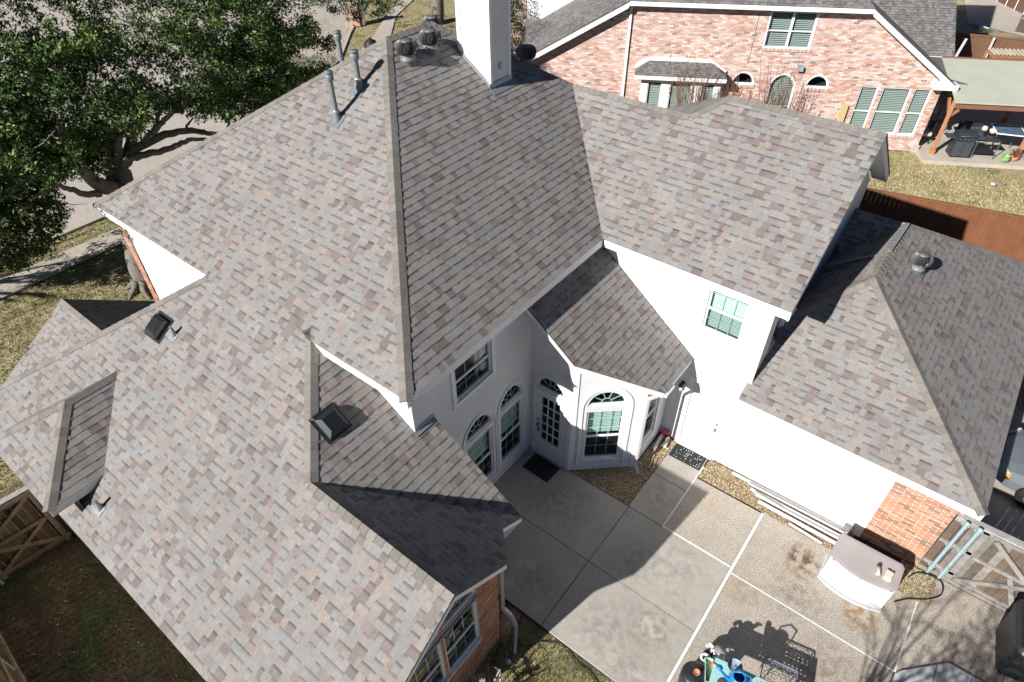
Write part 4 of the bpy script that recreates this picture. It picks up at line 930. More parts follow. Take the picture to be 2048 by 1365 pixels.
# hoses
def hose(pts, r_, label, z=.012, mt=None, sub=6):
    P = [Vector((*p, z if len(p) == 2 else 0)) if len(p) == 2 else Vector(p) for p in pts]; out = []
    for i in range(len(P) - 1):
        p0, p1, p2, p3 = P[max(i - 1, 0)], P[i], P[i + 1], P[min(i + 2, len(P) - 1)]
        for k in range(sub): t = k / sub; out.append(.5 * ((2 * p1) + (p2 - p0) * t + (2 * p0 - 5 * p1 + 4 * p2 - p3) * t * t + (3 * p1 - p0 - 3 * p2 + p3) * t ** 3))
    out.append(P[-1]); mb = MB(); mb.tube(out, r_, 8); return tag(mb.build('garden_hose', mt or M_rubber), label, 'hose')
hose([(-3.35, 3.5), (-3.45, 3.9), (-3.8, 4.35), (-3.72, 4.66), (-3.48, 4.62), (-3.38, 4.34), (-3.24, 4.14), (-3.05, 4.13), (-2.84, 4.4), (-2.5, 4.56), (-2.16, 4.48), (-1.7, 4.42), (-1.1, 4.0)], .011, 'black hose looping off the lawn by the downspout', -.02)
hose([(2.16, 9.2), (2.35, 9.42), (2.62, 9.62), (2.84, 9.9), (2.80, 10.18), (2.58, 10.22), (2.36, 10.12), (2.24, 9.9)], .013, 'black hose coiled on the gravel in front of the gate posts', .03)
# perforated potting bench with things on it
bn = empty('potting_bench', (.52, 5.62, 0), R(11)); tag(bn, 'pale aqua perforated metal bench at the bottom edge of the patio', 'bench')
M_aq = mat('aqua_paint', (.36, .66, .62), .4, noise=[(8, .05)])
mb = MB(); nx, ny = 34, 13; Wx, Wy = 1.22, .46
holes = lambda i, j: (i % 2 == 1 and j % 2 == 1 and ((6 < i < 14) or (18 < i < 31)) and 1 <= j <= 11)
for i in range(nx):
    for j in range(ny):
        if not holes(i, j): mb.box2((-Wx / 2 + Wx * i / nx, -Wy / 2 + Wy * j / ny, .755), (-Wx / 2 + Wx * (i + 1) / nx, -Wy / 2 + Wy * (j + 1) / ny, .765))
mb.build('bench_top', M_aq, bn)
mb = MB()
for a, b in (((-.61, -.23), (.61, -.23)), ((-.61, .23), (.61, .23)), ((-.61, -.23), (-.61, .23)), ((.61, -.23), (.61, .23))): mb.bar((*a, .745), (*b, .745), .025, .03)
mb.build('rim', M_aq, bn)
for sx in (-.58, .58):
    for sy in (-.2, .2): mb = MB(); mb.bar((sx, sy, 0), (sx, sy, .74), .03, .03); mb.build('leg', M_aq, bn)
Bm = Matrix.Translation((.52, 5.62, 0)) @ Matrix.Rotation(R(11), 4, 'Z')
def onb(x, y): p = Bm @ Vector((x, y, 0)); return (p.x, p.y, .766)
wc = empty('watering_can', onb(-.22, -.03), R(200)); wc.scale = (1.35, 1.35, 1.35); tag(wc, 'blue watering can standing on the aqua bench', 'watering can')
M_blue = mat('blue_plastic', (.02, .22, .5), .3, noise=[(10, .06)])
mb = MB(); mb.lathe([(0, 0), (.10, 0), (.105, .02), (.095, .17), (.085, .2), (.07, .205), (.065, .195)], 20); mb.build('body', M_blue, wc)
mb = MB(); mb.tube([(.07, 0, .2), (.09, 0, .28), (.0, 0, .33), (-.12, 0, .28), (-.15, 0, .16), (-.1, 0, .05)], .011, 8); mb.build('handle', M_blue, wc)
mb = MB(); mb.tube([(.09, 0, .04), (.16, 0, .12), (.25, 0, .24)], [.028, .018, .014], 8); mb.lathe([(.014, 0), (.04, .04), (0, .045)], 10, c=(.25, 0, .24)); mb.build('spout', M_blue, wc)
pl = MB(); pl.lathe([(0, 0), (.11, .005), (.125, .02), (.12, .02)], 24, c=Vector(onb(-.3, .2)) + V(0, 0, .07)); po = pl.build('plate', mat('clear_blue_plate', (.30, .42, .5), .25)); tag(po, 'translucent grey blue plate with a red spot leaning behind the watering can', 'plate')
mb = MB(); mb.lathe([(0, .008), (.02, .007)], 10, c=Vector(onb(-.3, .2)) + V(.01, .01, .07)); mb.build('red_spot', mat('red_spot', (.4, .02, .04), .4), po)
M_ter = mat('terracotta', (.52, .2, .1), .8, noise=[(14, .1)])
def pot(p, r_, h, label, tilt=0, mt=None, rz=0):
    o = empty('flower_pot', p); o.rotation_euler = (tilt, 0, rz); tag(o, label, 'flower pot'); mb = MB()
    mb.lathe([(0, 0), (r_ * .68, 0), (r_ * .92, h * .8), (r_, h * .8), (r_, h), (r_ * .88, h), (r_ * .8, h * .75), (0, h * .7)], 18); mb.build('body', mt or M_ter, o); return o
pot((-.28, 5.33, .72), .055, .1, 'orange clay pot on the dark round stool', R(25)); pot(onb(-.47, -.12), .06, .11, 'clay pot tipped over beside the watering can', R(60), rz=R(40))
pot((-.1, 5.62, .7), .05, .08, 'small clay pot under the white ring ornament', R(40))
st = empty('round_stool', (-.3, 5.3, 0)); tag(st, 'dark round stool cover left of the aqua bench', 'stool'); mb = MB(); mb.lathe([(.2, 0), (.22, .4), (.215, .68), (.19, .71), (0, .715)], 24); mb.build('cover', M_blackp, st)
pg = empty('green_planter_tray', (-.13, 5.48, .0), R(25)); tag(pg, 'pale green weathered planter trough standing beside the bench', 'planter'); M_pg = mat('pale_green', (.42, .55, .44), .7, noise=[(10, .15)])
mb = MB(); mb.box((0, 0, .62), (.14, .42, .02)); mb.box((-.065, 0, .68), (.012, .42, .14)); mb.box((.065, 0, .68), (.012, .42, .14)); mb.box((0, .2, .68), (.14, .012, .14)); mb.box((0, -.2, .68), (.14, .012, .14)); mb.build('trough', M_pg, pg)
mb = MB(); mb.bar((0, -.15, 0), (0, -.15, .62), .05, .05); mb.bar((0, .15, 0), (0, .15, .62), .05, .05); mb.build('leg', M_pg, pg)
wr = MB(); 
for k in range(24):
    a = 2 * math.pi * k / 24; wr.lathe([(0, -.028), (.022, -.015), (.028, 0), (.02, .02), (0, .028)], 6, c=(-.27 + .07 * math.cos(a), 5.68 + .07 * math.sin(a), .62))
tag(wr.build('ring_ornament', mat('white_ceramic', (.8, .78, .78), .35)), 'white ring shaped ceramic ornament beside the ruffled one', 'ornament')
gs = MB(); random.seed(3)
for k in range(26):
    t = k / 25; x = -.33 + .32 * t; y = 5.9 - .07 * t + .05 * math.sin(t * 9); gs.lathe([(0, -.03), (.03, -.01), (.022, .02), (0, .03)], 5, c=(x + random.uniform(-.02, .02), y + random.uniform(-.03, .03), .62 + random.uniform(-.03, .03)))
tag(gs.build('ruffled_ornament', MATS['white_ceramic']), 'white ruffled ceramic garland at the left end of the bench', 'ornament')
ro = empty('grey_bird_statue', (-.12, 5.95, .0)); tag(ro, 'grey rounded bird shaped statue behind the white ornaments', 'statue')
mb = MB(); mb.lathe([(0, .5), (.09, .52), (.12, .58), (.1, .66), (0, .69)], 14); mb.lathe([(0, -.05), (.04, 0), (.02, .05), (0, .07)], 10, c=(.1, .08, .66)); mb.prism([(.13, .1, .66), (.2, .13, .67), (.13, .12, .69)], (0, 0, .012)); mb.lathe([(.06, 0), (.05, .5)], 12); mb.build('body', mat('grey_stone', (.22, .215, .21), .8), ro)
ss = MB(); ss.lathe([(.13, 0), (.1, .02), (.03, .05), (.03, .4), (.1, .46), (.16, .58), (.14, .58)], 16, c=(-.2, 5.78, 0)); tag(ss.build('ornament_stand', MATS['grey_stone']), 'grey pedestal holding the white ornaments', 'pedestal')
# ornate iron grate table
gtp = at(1558, 1350, z=.5)
gt = empty('iron_grate_table', (gtp.x, gtp.y, 0), R(11)); tag(gt, 'low dark iron table with a looping scroll top beside the aqua bench', 'table'); M_iron = mat('grey_iron', (.30, .33, .38), .35, metal=.3)
mb = MB()
for a, b in (((-.28, -.2), (.28, -.2)), ((-.28, .2), (.28, .2)), ((-.28, -.2), (-.28, .2)), ((.28, -.2), (.28, .2))): mb.bar((*a, .5), (*b, .5), .018, .018)
mb.build('frame', M_iron, gt); mb = MB()
for cx in (-.14, .14):
    for k in range(8):
        a = 2 * math.pi * k / 8; ax = V(math.cos(a), math.sin(a), 0); pr = V(-ax.y, ax.x, 0); c = V(cx, 0, .5) + ax * .085
        mb.tube([c + ax * .062 * math.cos(t) + pr * .03 * math.sin(t) for t in [2 * math.pi * j / 12 for j in range(13)]], .0045, 5, cap=False)
for k in range(9):
    for sy in (-.17, .17): c = V(-.24 + .06 * k, sy, .5); mb.tube([c + V(.026 * math.cos(t), .022 * math.sin(t), 0) for t in [2 * math.pi * j / 10 for j in range(11)]], .004, 5, cap=False)
mb.build('scrollwork', M_iron, gt)
for sx in (-.26, .26):
    for sy in (-.18, .18): mb = MB(); mb.tube([(sx, sy, 0), (sx, sy, .5)], .009, 6); mb.build('leg', M_iron, gt)
# pale stone slab top at the lower right
q = [at(1790, 1348, z=.06), at(1800, 1342, z=.06), at(1897, 1326, z=.06), at(1972, 1368, z=.06), at(2010, 1400, z=.06), at(1760, 1420, z=.06)]
tb = empty('stone_table', (q[2].x, q[2].y - .6, 0)); tag(tb, 'pale grey slate topped table at the bottom right of the patio', 'table'); o_ = Vector(tb.location)
M_sl = mat('pale_slate', (.52, .52, .53), .5, noise=[(3, .07), (14, .05)])
for a, b, c_, d in ((0, .42, 0, 1),): 
    x0 = min(p.x for p in q); x1 = max(p.x for p in q); P_ = [p - o_ for p in q]
    for k, (u0, u1) in enumerate(((0, .36), (.37, .68), (.69, 1))):
        xa, xb = x0 + (x1 - x0) * u0, x0 + (x1 - x0) * u1; cc = clip([(p.x, p.y) for p in q] if area([(p.x, p.y) for p in q]) > 0 else [(p.x, p.y) for p in q][::-1], xa, xb, -50, 50)
        mb = MB(); mb.prism([(p[0] - o_.x, p[1] - o_.y, .06) for p in cc], (0, 0, -.03)); mb.build('slate', M_sl, tb)
mb = MB(); mb.box((-.1, -.25, .015), (.5, .3, .03)); mb.build('pedestal', MATS['grey_stone'], tb)
# black lidded bin at the right edge
bb = empty('trash_bin', (4.17, 9.46, 0), R(8)); tag(bb, 'large black rounded bin standing at the right edge beside the gate', 'bin')
def rr(hx, hy, r_, n=5): return [(sx * (hx - r_) + r_ * math.cos(a), sy * (hy - r_) + r_ * math.sin(a)) for sx, sy, a0 in ((1, 1, 0), (-1, 1, 90), (-1, -1, 180), (1, -1, 270)) for a in [R(a0 + 90 * k / n) for k in range(n + 1)]]
def loft(mb, secs, mi=0):
    for (p, z0), (q_, z1) in zip(secs, secs[1:]):
        n = len(p)
        for i in range(n): mb.face([(*p[i - 1], z0), (*p[i], z0), (*q_[i], z1), (*q_[i - 1], z1)], mi)
    return mb
mb = MB(); mb.smooth = True; loft(mb, [(rr(.3, .46, .1), 0), (rr(.34, .54, .14), .6), (rr(.36, .56, .16), .86)]); mb.build('body', M_blackp, bb)
mb = MB(); mb.smooth = True; loft(mb, [(rr(.38, .58, .17), .86), (rr(.38, .58, .17), .92), (rr(.33, .52, .16), 1.0), (rr(.2, .36, .14), 1.05)]); mb.face([(*p, 1.05) for p in rr(.2, .36, .14)]); mb.build('lid', M_blackp, bb)
# galvanised garden can in the shade below the gable
gc = empty('wire_basket', (-3.05, 2.98, -.05)); tag(gc, 'round rusty grey wire cage full of scraps below the brick gable', 'basket')
mb = MB()
for k in range(20): a = 2 * math.pi * k / 20; mb.tube([(.33 * math.cos(a), .33 * math.sin(a), 0), (.36 * math.cos(a), .36 * math.sin(a), .62)], .004, 4)
for z in (.02, .2, .4, .6): mb.tube([((.33 + .05 * z) * math.cos(t), (.33 + .05 * z) * math.sin(t), z) for t in [2 * math.pi * j / 24 for j in range(25)]], .005, 4, cap=False)
mb.build('cage', M_metal, gc); mb = MB(); random.seed(9)
for k in range(26): a = random.uniform(0, 6.28); r_ = random.uniform(0, .27); b = a + random.uniform(-1, 1); mb.bar((r_ * math.cos(a), r_ * math.sin(a), .2 + .3 * random.random()), (r_ * math.cos(a) + .2 * math.cos(b), r_ * math.sin(a) + .2 * math.sin(b), .45 + .12 * random.random()), .02, .012)
mb.bar((-.2, .1, .58), (.22, -.12, .56), .07, .01); mb.build('scraps', mat('scrap_wood', (.32, .3, .27), .8, noise=[(20, .3)]), gc)
mb = MB(); mb.lathe([(0, 0), (.05, .0), (.055, .03), (0, .035)], 9, c=(-3.12, 3.72, -.05)); tag(mb.build('litter', mat('pale_litter', (.5, .55, .6), .4)), 'crumpled pale wrapper lying on the shaded grass', 'litter')

# ---- fences
def wood(c, v=.25): g = random.uniform(1 - v, 1 + v); return tuple(x * g for x in c)
def pickets(root, p0, p1, h, bw, col, gap=.006, t=.018, z0=.0, var=.2, mt=None, cols=None, top=None):
    p0 = Vector(p0); p1 = Vector(p1); d = (p1 - p0); L = d.length; d.normalize(); n = Vector((d.y, -d.x, 0)); x = 0
    while x + bw < L:
        hh = h + random.uniform(-.012, .012) if top is None else h
        mb = MB(); a = p0 + d * x; b = p0 + d * (x + bw - gap); c = wood(random.choice(cols) if cols else col, var)
        mb.prism([a + V(0, 0, z0), b + V(0, 0, z0), b + V(0, 0, hh), a + V(0, 0, hh)], n * t, 0, c); mb.build('board', mt or M_wood, root); x += bw
random.seed(12)
WG = [(.15, .11, .08), (.12, .095, .075), (.19, .155, .125), (.10, .08, .07), (.22, .19, .165), (.13, .09, .06)]
gf = empty('wooden_gate_fence', (0, 0, 0)); tag(gf, 'weathered wooden fence and braced gate right of the brick pier', 'fence')
pickets(gf, (2.34, 10.40, 0), (6.0, 10.40, 0), 1.72, .14, None, cols=WG, z0=.0)
G_ = lambda x, z, y=10.37: (x, y, z)
for a, b, w_, nm in ((G_(2.34, .22), G_(2.9, .22), .09, 'rail'), (G_(2.34, .98), G_(2.9, .98), .09, 'rail'), (G_(2.34, 1.68), G_(2.95, 1.68), .09, 'rail'), (G_(2.86, 1.7), G_(2.86, .05), .1, 'gate_frame'), (G_(2.95, .1), G_(5.6, .1), .09, 'gate_frame'),
                     (G_(2.95, .9), G_(5.6, .9), .09, 'gate_frame'), (G_(2.95, 1.66), G_(5.6, 1.66), .1, 'gate_frame'), (G_(3.0, .14, 10.34), G_(3.95, .86, 10.34), .085, 'brace'), (G_(3.95, .86, 10.32), G_(3.05, 1.62, 10.32), .085, 'brace'), (G_(3.95, .14, 10.345), G_(3.6, .86, 10.345), .085, 'brace'), (G_(4.0, .95, 10.34), G_(5.0, 1.1, 10.34), .085, 'brace')):
    mb = MB(); mb.bar(a, b , .035, w_ * .85, 0, (0, 0, 1) if a[2] == b[2] else (0, 1, 0), wood((.27, .25, .23), .15))
    if a[2] != b[2]: mb = MB(); mb.bar(a, b, w_, .035, 0, (0, 1, 0), wood((.27, .25, .23), .15))
    mb.build(nm, M_wood, gf)
mb = MB(); mb.bar((2.34, 10.42, 1.745), (6.0, 10.42, 1.745), .15, .03, 0, (0, 0, 1), (.42, .40, .37)); mb.build('cap_rail', M_wood, gf)
for x in (2.52, 2.73):
    mb = MB(); mb.tube([(x, 10.28, 0), (x, 10.28, 1.78)], .033, 14); mb.build('steel_post', M_galv, gf)
    for z in (.2, .96, 1.66): mb = MB(); mb.tube([(x, 10.28, z - .025), (x, 10.28, z + .025)], .042, 14); mb.box((x, 10.33, z), (.13, .03, .035)); mb.build('bracket', M_galv, gf)
    mb = MB(); mb.lathe([(.05, 0), (.045, .02), (0, .03)], 12, c=(x, 10.28, 1.78)); mb.build('post_cap', M_galv, gf)
random.seed(21)
# side yard fence across the passage (left)
lf = empty('side_gate_fence', (-12.35, -1, 0)); tag(lf, 'brown wooden gate with crossed braces closing the side yard', 'fence'); BR_ = [(.11, .065, .035), (.14, .085, .05), (.09, .055, .03), (.17, .11, .065)]
o_ = Vector((-12.35, -1, 0)); 
def seg(root, o_, a, b, w_, t_, nm, c, up=(1, 0, 0)): mb = MB(); mb.bar(Vector(a) - o_, Vector(b) - o_, w_, t_, 0, up, wood(c, .12)); mb.build(nm, M_wood, root)
pickets(lf, Vector((-12.45, -3.2, 0)) - o_, Vector((-12.1, .42, 0)) - o_, 1.75, .14, None, cols=BR_, t=-.018, z0=-.06)
xf = lambda y: -12.45 + (y + 3.2) * .35 / 3.62 + .05
for a, b in (((-3.2, .15), (.05, .15)), ((-3.2, .9), (.05, .9)), ((-3.2, 1.7), (.4, 1.7)), ((-1.25, .15), (-.1, .9)), ((-1.25, .9), (-.1, .15)), ((-2.6, .9), (-1.3, 1.7)), ((-1.3, .9), (-.1, 1.66)), ((-1.25, .0), (-1.25, 1.75)), ((-.05, 0), (-.05, 1.75))):
    seg(lf, o_, (xf(a[0]) + .01 * random.random(), a[0], a[1]), (xf(b[0]) + .01 * random.random(), b[0], b[1]), .085, .035, 'brace', (.27, .19, .12))
seg(lf, o_, (xf(-3.2) - .06, -3.2, 1.78), (xf(.4) - .06, .4, 1.78), .13, .03, 'cap_rail', (.36, .34, .31), (0, 0, 1))
for y in (-1.35, .12): mb = MB(); mb.tube([V(xf(y) + .08, y, 0) - o_, V(xf(y) + .08, y, 1.7) - o_], .033, 12); mb.build('steel_post', M_galv, lf)
bf = empty('back_fence', (-9, -1.9, 0)); tag(bf, 'brown wooden fence along the side yard at the bottom left corner', 'fence'); o_ = Vector((-9, -1.9, 0))
pickets(bf, Vector((-12.4, -1.72, 0)) - o_, Vector((-6, -2.15, 0)) - o_, 1.75, .14, None, cols=BR_, t=-.018, z0=-.06)
for z in (.3, 1.0, 1.6): seg(bf, o_, (-12.4, -1.68, z), (-6, -2.10, z), .085, .04, 'rail', (.35, .25, .15), (0, 1, 0))
seg(bf, o_, (-12.4, -1.75, 1.78), (-6, -2.17, 1.78), .13, .03, 'cap_rail', (.4, .3, .2), (0, 0, 1))
for x in (-11.2, -9.9, -8.4): mb = MB(); mb.tube([V(x, -1.72 - (x + 12.4) * .067, 0) - o_, V(x, -1.72 - (x + 12.4) * .067, 1.7) - o_], .033, 12); mb.build('steel_post', M_galv, bf)
# ------------------------------------------------------------------ trees
def leafmesh(name, parent, centers, rads, per, size, cols, seed, up=.35):
    """leaf blades spread through clumps; centers: (n,3)"""
    g = np.random.default_rng(seed); c = np.repeat(np.asarray(centers), per, 0); r_ = np.repeat(np.asarray(rads), per)
    d = g.normal(0, 1, c.shape); d /= np.linalg.norm(d, axis=1)[:, None]; p = c + d * (r_ * g.uniform(.15, 1, len(c)) ** .6)[:, None] * np.array([1, 1, .8])
    n = len(p); ax = g.normal(0, 1, (n, 3)) + d * .6; ax /= np.linalg.norm(ax, axis=1)[:, None]
    nr = g.normal(0, 1, (n, 3)) + np.array([0, 0, up * 3]); sd = np.cross(ax, nr); sd /= np.linalg.norm(sd, axis=1)[:, None] + 1e-6
    L = (size * g.uniform(.6, 1.3, n))[:, None]; w_ = L * .42; fold = np.cross(sd, ax) * L * .12
    V_ = np.stack([p - ax * L * .5, p + sd * w_ * .5 + fold, p + ax * L * .5, p - sd * w_ * .5 + fold], 1)
    base = np.repeat(np.array(cols)[g.integers(len(cols), size=len(centers))], per, 0) * g.uniform(.7, 1.35, (n, 1))
    return npmesh(name, V_.reshape(-1, 3), np.arange(4 * n).reshape(-1, 4), M_leaf, np.repeat(base, 4, 0), parent)
def limb(mb, pts, r0, r1, n=10, jit=.03, seed=0):
    g = random.Random(seed); P = [Vector(p) for p in pts]; out = []
    for i in range(len(P) - 1):
        p0, p1, p2, p3 = P[max(i - 1, 0)], P[i], P[i + 1], P[min(i + 2, len(P) - 1)]
        for k in range(6):
            t = k / 6; q = .5 * ((2 * p1) + (p2 - p0) * t + (2 * p0 - 5 * p1 + 4 * p2 - p3) * t * t + (3 * p1 - p0 - 3 * p2 + p3) * t ** 3)
            out.append(q + V(g.uniform(-1, 1), g.uniform(-1, 1), g.uniform(-1, 1)) * jit)
    out.append(P[-1]); m_ = len(out); mb.tube(out, [r0 + (r1 - r0) * (i / (m_ - 1)) ** .8 * (1 + .08 * g.uniform(-1, 1)) for i in range(m_)], n); return out
oak = empty('live_oak', (-19.3, 5.75, -.06)); tag(oak, 'large live oak filling the upper left corner with dark glossy leaves', 'tree')
def rel(o, p): return Vector(p) - Vector(o.location)
FK = at(240, 345, x=-20.7)
tk = MB(); limb(tk, [rel(oak, q) for q in ((-19.3, 5.75, -.1), (-19.55, 5.95, .9), (-20.0, 6.4, 2.0), FK)], .36, .30, 16, .02, 1)
for k in range(7): a = k * .9 + .3; limb(tk, [V(.25 * math.cos(a), .25 * math.sin(a), .35), V(.45 * math.cos(a), .45 * math.sin(a), .1), V(.8 * math.cos(a + .2), .8 * math.sin(a + .2), -.02)], .13, .04, 8, .01, k)
tk.build('trunk', M_bark, oak)
F = Vector(FK)
lims = [([F, at(272, 298, x=-20.4), at(330, 270, x=-20), at(385, 262, x=-19.6), at(432, 268, x=-19.1), at(480, 262, x=-18.6)], .17, .05),
        ([F, at(250, 322, x=-20.5), at(300, 308, x=-20), at(345, 296, x=-19.6), at(385, 280, x=-19.2), at(430, 282, x=-18.9)], .15, .05),
        ([F, at(262, 290, x=-20.9), at(268, 255, x=-21), at(290, 215, x=-21.2), at(300, 170, x=-21.5)], .19, .06), ([F, at(235, 280, x=-20.6), at(228, 225, x=-20.4), at(215, 170, x=-20.2)], .18, .06),
        ([at(305, 285, x=-20.2), at(310, 255, x=-20.3), at(322, 222, x=-20.4), at(355, 185, x=-20.6)], .10, .04), ([at(285, 290, x=-20.3), at(315, 255, x=-20), at(345, 225, x=-19.8), at(395, 195, x=-19.8), at(410, 150, x=-19.6)], .11, .04),
        ([at(225, 378, x=-20.3), at(195, 368, x=-20), at(160, 335, x=-19.6), at(140, 300, x=-19.4), at(120, 240, x=-19.2)], .24, .08), ([at(200, 388, x=-20), at(165, 388, x=-19.7), at(130, 375, x=-19.4), at(105, 372, x=-19.2), at(60, 400, x=-19)], .11, .04),
        ([at(225, 372, x=-20.5), at(220, 330, x=-20.8), at(218, 280, x=-21), at(170, 200, x=-21.4)], .17, .06), ([at(370, 262, x=-19.9), at(378, 248, x=-19.9), at(385, 235, x=-20)], .05, .02), ([at(455, 255, x=-19), at(460, 235, x=-19), at(458, 215, x=-19)], .04, .02), ([at(452, 262, x=-19), at(500, 230, x=-19), at(560, 190, x=-19), at(610, 150, x=-19)], .06, .02)]
for i, (pts, a, b) in enumerate(lims): mb = MB(); limb(mb, [rel(oak, p) for p in pts], a, b, 9, .025, i + 5); mb.build('limb', M_bark, oak)
MASK = [(-400, -400), (560, -300), (585, -40), (600, 10), (560, 30), (540, 60), (590, 55), (610, 30), (632, 55), (612, 75), (660, 82), (650, 105), (600, 95), (560, 120), (600, 140), (650, 128), (668, 150), (600, 190), (560, 215), (500, 240), (462, 246), (436, 225), (400, 228), (330, 215), (295, 235), (285, 262), (262, 285), (245, 255), (222, 285), (215, 345), (150, 338), (100, 368), (118, 400), (132, 430), (112, 490), (66, 525), (12, 545), (-60, 560), (-400, 560)]
g = np.random.default_rng(5); cs = []; rs = []; bough = []
while len(bough) < 420: p = g.normal(0, 1, 3); p /= np.linalg.norm(p); bough.append(np.array([-22.3, 10.2, 6.0]) + p * (g.uniform(.2, 1) ** .4) * np.array([5.5, 9.4, 4.2]))
while len(cs) < 6000:
    p = bough[g.integers(len(bough))] + g.normal(0, .42, 3) * np.array([1.2, 1.2, .7])
    if p[2] < 1.6: continue
    q = proj(p)
    if inpoly(q[0] + g.normal(0, 6), q[1] + g.normal(0, 6), MASK): cs.append(p); rs.append(g.uniform(.14, .38))
while len(cs) < 6800:     # the boughs that hang towards the pavement and the roof corner
    px, py = g.uniform(-150, 150), g.uniform(300, 560)
    if inpoly(px, py, MASK): cs.append(np.array(at(px, py, x=-21.9 + g.normal(0, .6)))); rs.append(g.uniform(.12, .34))
for _ in range(110): cs.append(np.array([-16.3 + g.normal(0, .5), 2.9 + g.normal(0, .45), 5.9 + g.normal(0, .35)])); rs.append(.25)
for _ in range(150):
    px, py = g.uniform(430, 660), g.uniform(95, 240)
    if inpoly(px, py, MASK) : cs.append(np.array(at(px, py, x=-19 + g.normal(0, 1)))); rs.append(g.uniform(.14, .34))
OC = [(.075, .125, .025), (.055, .10, .022), (.09, .14, .03), (.04, .08, .02), (.14, .18, .04), (.065, .115, .028), (.04, .075, .022)]
leafmesh('crown', oak, np.array(cs) - np.array(oak.location), rs, 36, .125, OC, 8)
# bare twigs inside the crown
mb = MB(); random.seed(31)
for _ in range(160):
    c = Vector(cs[random.randrange(len(cs))]); d = V(random.gauss(0, 1), random.gauss(0, 1), random.gauss(.2, .6)).normalized(); mb.tube([rel(oak, c), rel(oak, c + d * .5), rel(oak, c + d * .9 + V(0, 0, .1))], [.018, .012, .005], 5)
q = mb.build('twigs', M_bark, oak); q['kind'] = 'stuff'
# second oak beyond the ridge
o2 = empty('shade_oak', (*at(875, 48, z=-.05)[:2], -.05)); tag(o2, 'forked dark tree trunk beyond the ridge left of the chimney', 'tree')
tk = MB(); limb(tk, [V(0, 0, -.05), V(.05, .1, 1.4), V(-.1, .3, 2.4)], .42, .36, 14, .02, 3); limb(tk, [V(-.1, .3, 2.2), V(-.7, .1, 3.6), V(-1.4, -.2, 5.5)], .28, .15, 10, .03, 4); limb(tk, [V(0, .25, 2.2), V(.5, .6, 3.8), V(1.1, 1.2, 6)], .28, .14, 10, .03, 5); limb(tk, [V(-.6, .1, 3.4), V(2.5, -5, 4.4), V(5, -9, 4.2)], .16, .05, 8, .03, 6)
tk.build('trunk', M_bark, o2); cs = []; rs = []
M2 = [(596, -60), (815, -60), (808, 18), (780, 8), (770, 32), (745, 28), (728, 12), (716, 38), (700, 45), (680, 28), (655, 22), (640, 6), (600, 12)]
while len(cs) < 430:
    px, py = g.uniform(590, 815), g.uniform(-60, 48)
    if inpoly(px + g.normal(0, 3), py + g.normal(0, 3), M2): cs.append(np.array(at(px, py, z=g.uniform(3.2, 4.8)))); rs.append(g.uniform(.12, .34))
while len(cs) < 1500:
    p = g.normal(0, 1, 3); p /= np.linalg.norm(p); p = np.array([-31, 31, 8.6]) + p * g.uniform(.3, 1) ** .4 * np.array([5.5, 6, 2.8]); q = proj(p)
    if q[1] < -25: cs.append(p); rs.append(g.uniform(.2, .5))
leafmesh('crown', o2, np.array(cs) - np.array(o2.location), rs, 28, .11, OC, 9)
# dark evergreen between the houses
o3 = empty('evergreen_tree', (-20.4, 27.2, -.05)); tag(o3, 'dark evergreen tree in the gap between the chimney and the neighbouring house', 'tree')
tk = MB(); limb(tk, [V(0, 0, -.05), V(.1, 0, 2), V(0, .2, 5)], .2, .08, 10, .02, 3); tk.build('trunk', M_bark, o3); cs = []; rs = []
while len(cs) < 1500:
    p = g.normal(0, 1, 3); p /= np.linalg.norm(p); p = np.array([-20.8, 27.5, 3.2]) + p * g.uniform(.2, 1) ** .4 * np.array([2.4, 2.8, 3.6]); q = proj(p)
    if p[2] > .2 and q[0] < 1045 - 0 and q[0] > 960 : cs.append(p); rs.append(g.uniform(.15, .35))
leafmesh('crown', o3, np.array(cs) - np.array(o3.location), rs, 26, .09, [(.05, .09, .03), (.035, .07, .02), (.09, .12, .04)], 10)
# hedge by the street, behind the oak
o4 = empty('clipped_hedge', (-18.6, 13.2, -.05)); tag(o4, 'dark clipped hedge between the oak and the left roof edge', 'hedge'); cs = []; rs = []
while len(cs) < 700:
    px, py = g.uniform(560, 672), g.uniform(112, 215)
    if py > 108 + max(0, (600 - px)) * .6: cs.append(np.array(at(px, py, z=g.uniform(.5, 1.6)))); rs.append(g.uniform(.12, .25))
leafmesh('leaves', o4, np.array(cs) - np.array(o4.location), rs, 26, .06, [(.035, .06, .02), (.05, .08, .025)], 13)
# tree south of the street lawn, out of frame, that streaks the grass with shade
o6 = empty('street_tree', (-25.5, -3.5, -.05)); tag(o6, 'bare limbed tree left of the frame whose shadow streaks the front lawn', 'tree'); tk = MB(); random.seed(14)
limb(tk, [V(0, 0, -.1), V(0, .1, 2), V(.1, 0, 3)], .22, .18, 10, .02, 2)
for k in range(16): a = random.uniform(0, 6.28); L = random.uniform(2, 4); limb(tk, [V(0, 0, 2.4), V(math.cos(a) * L * .5, math.sin(a) * L * .3, 3.2 + L * .2), V(math.cos(a) * L, math.sin(a) * L * .5, 3 + L * .5)], .08, .03, 6, .03, k)
tk.build('trunk', M_bark, o6); leafmesh('crown', o6, np.array([[g.uniform(-2.5, 3.4), g.uniform(-1.5, 1.5), g.uniform(2.6, 5.2)] for _ in range(70)]), [.3] * 70, 22, .1, OC, 22)
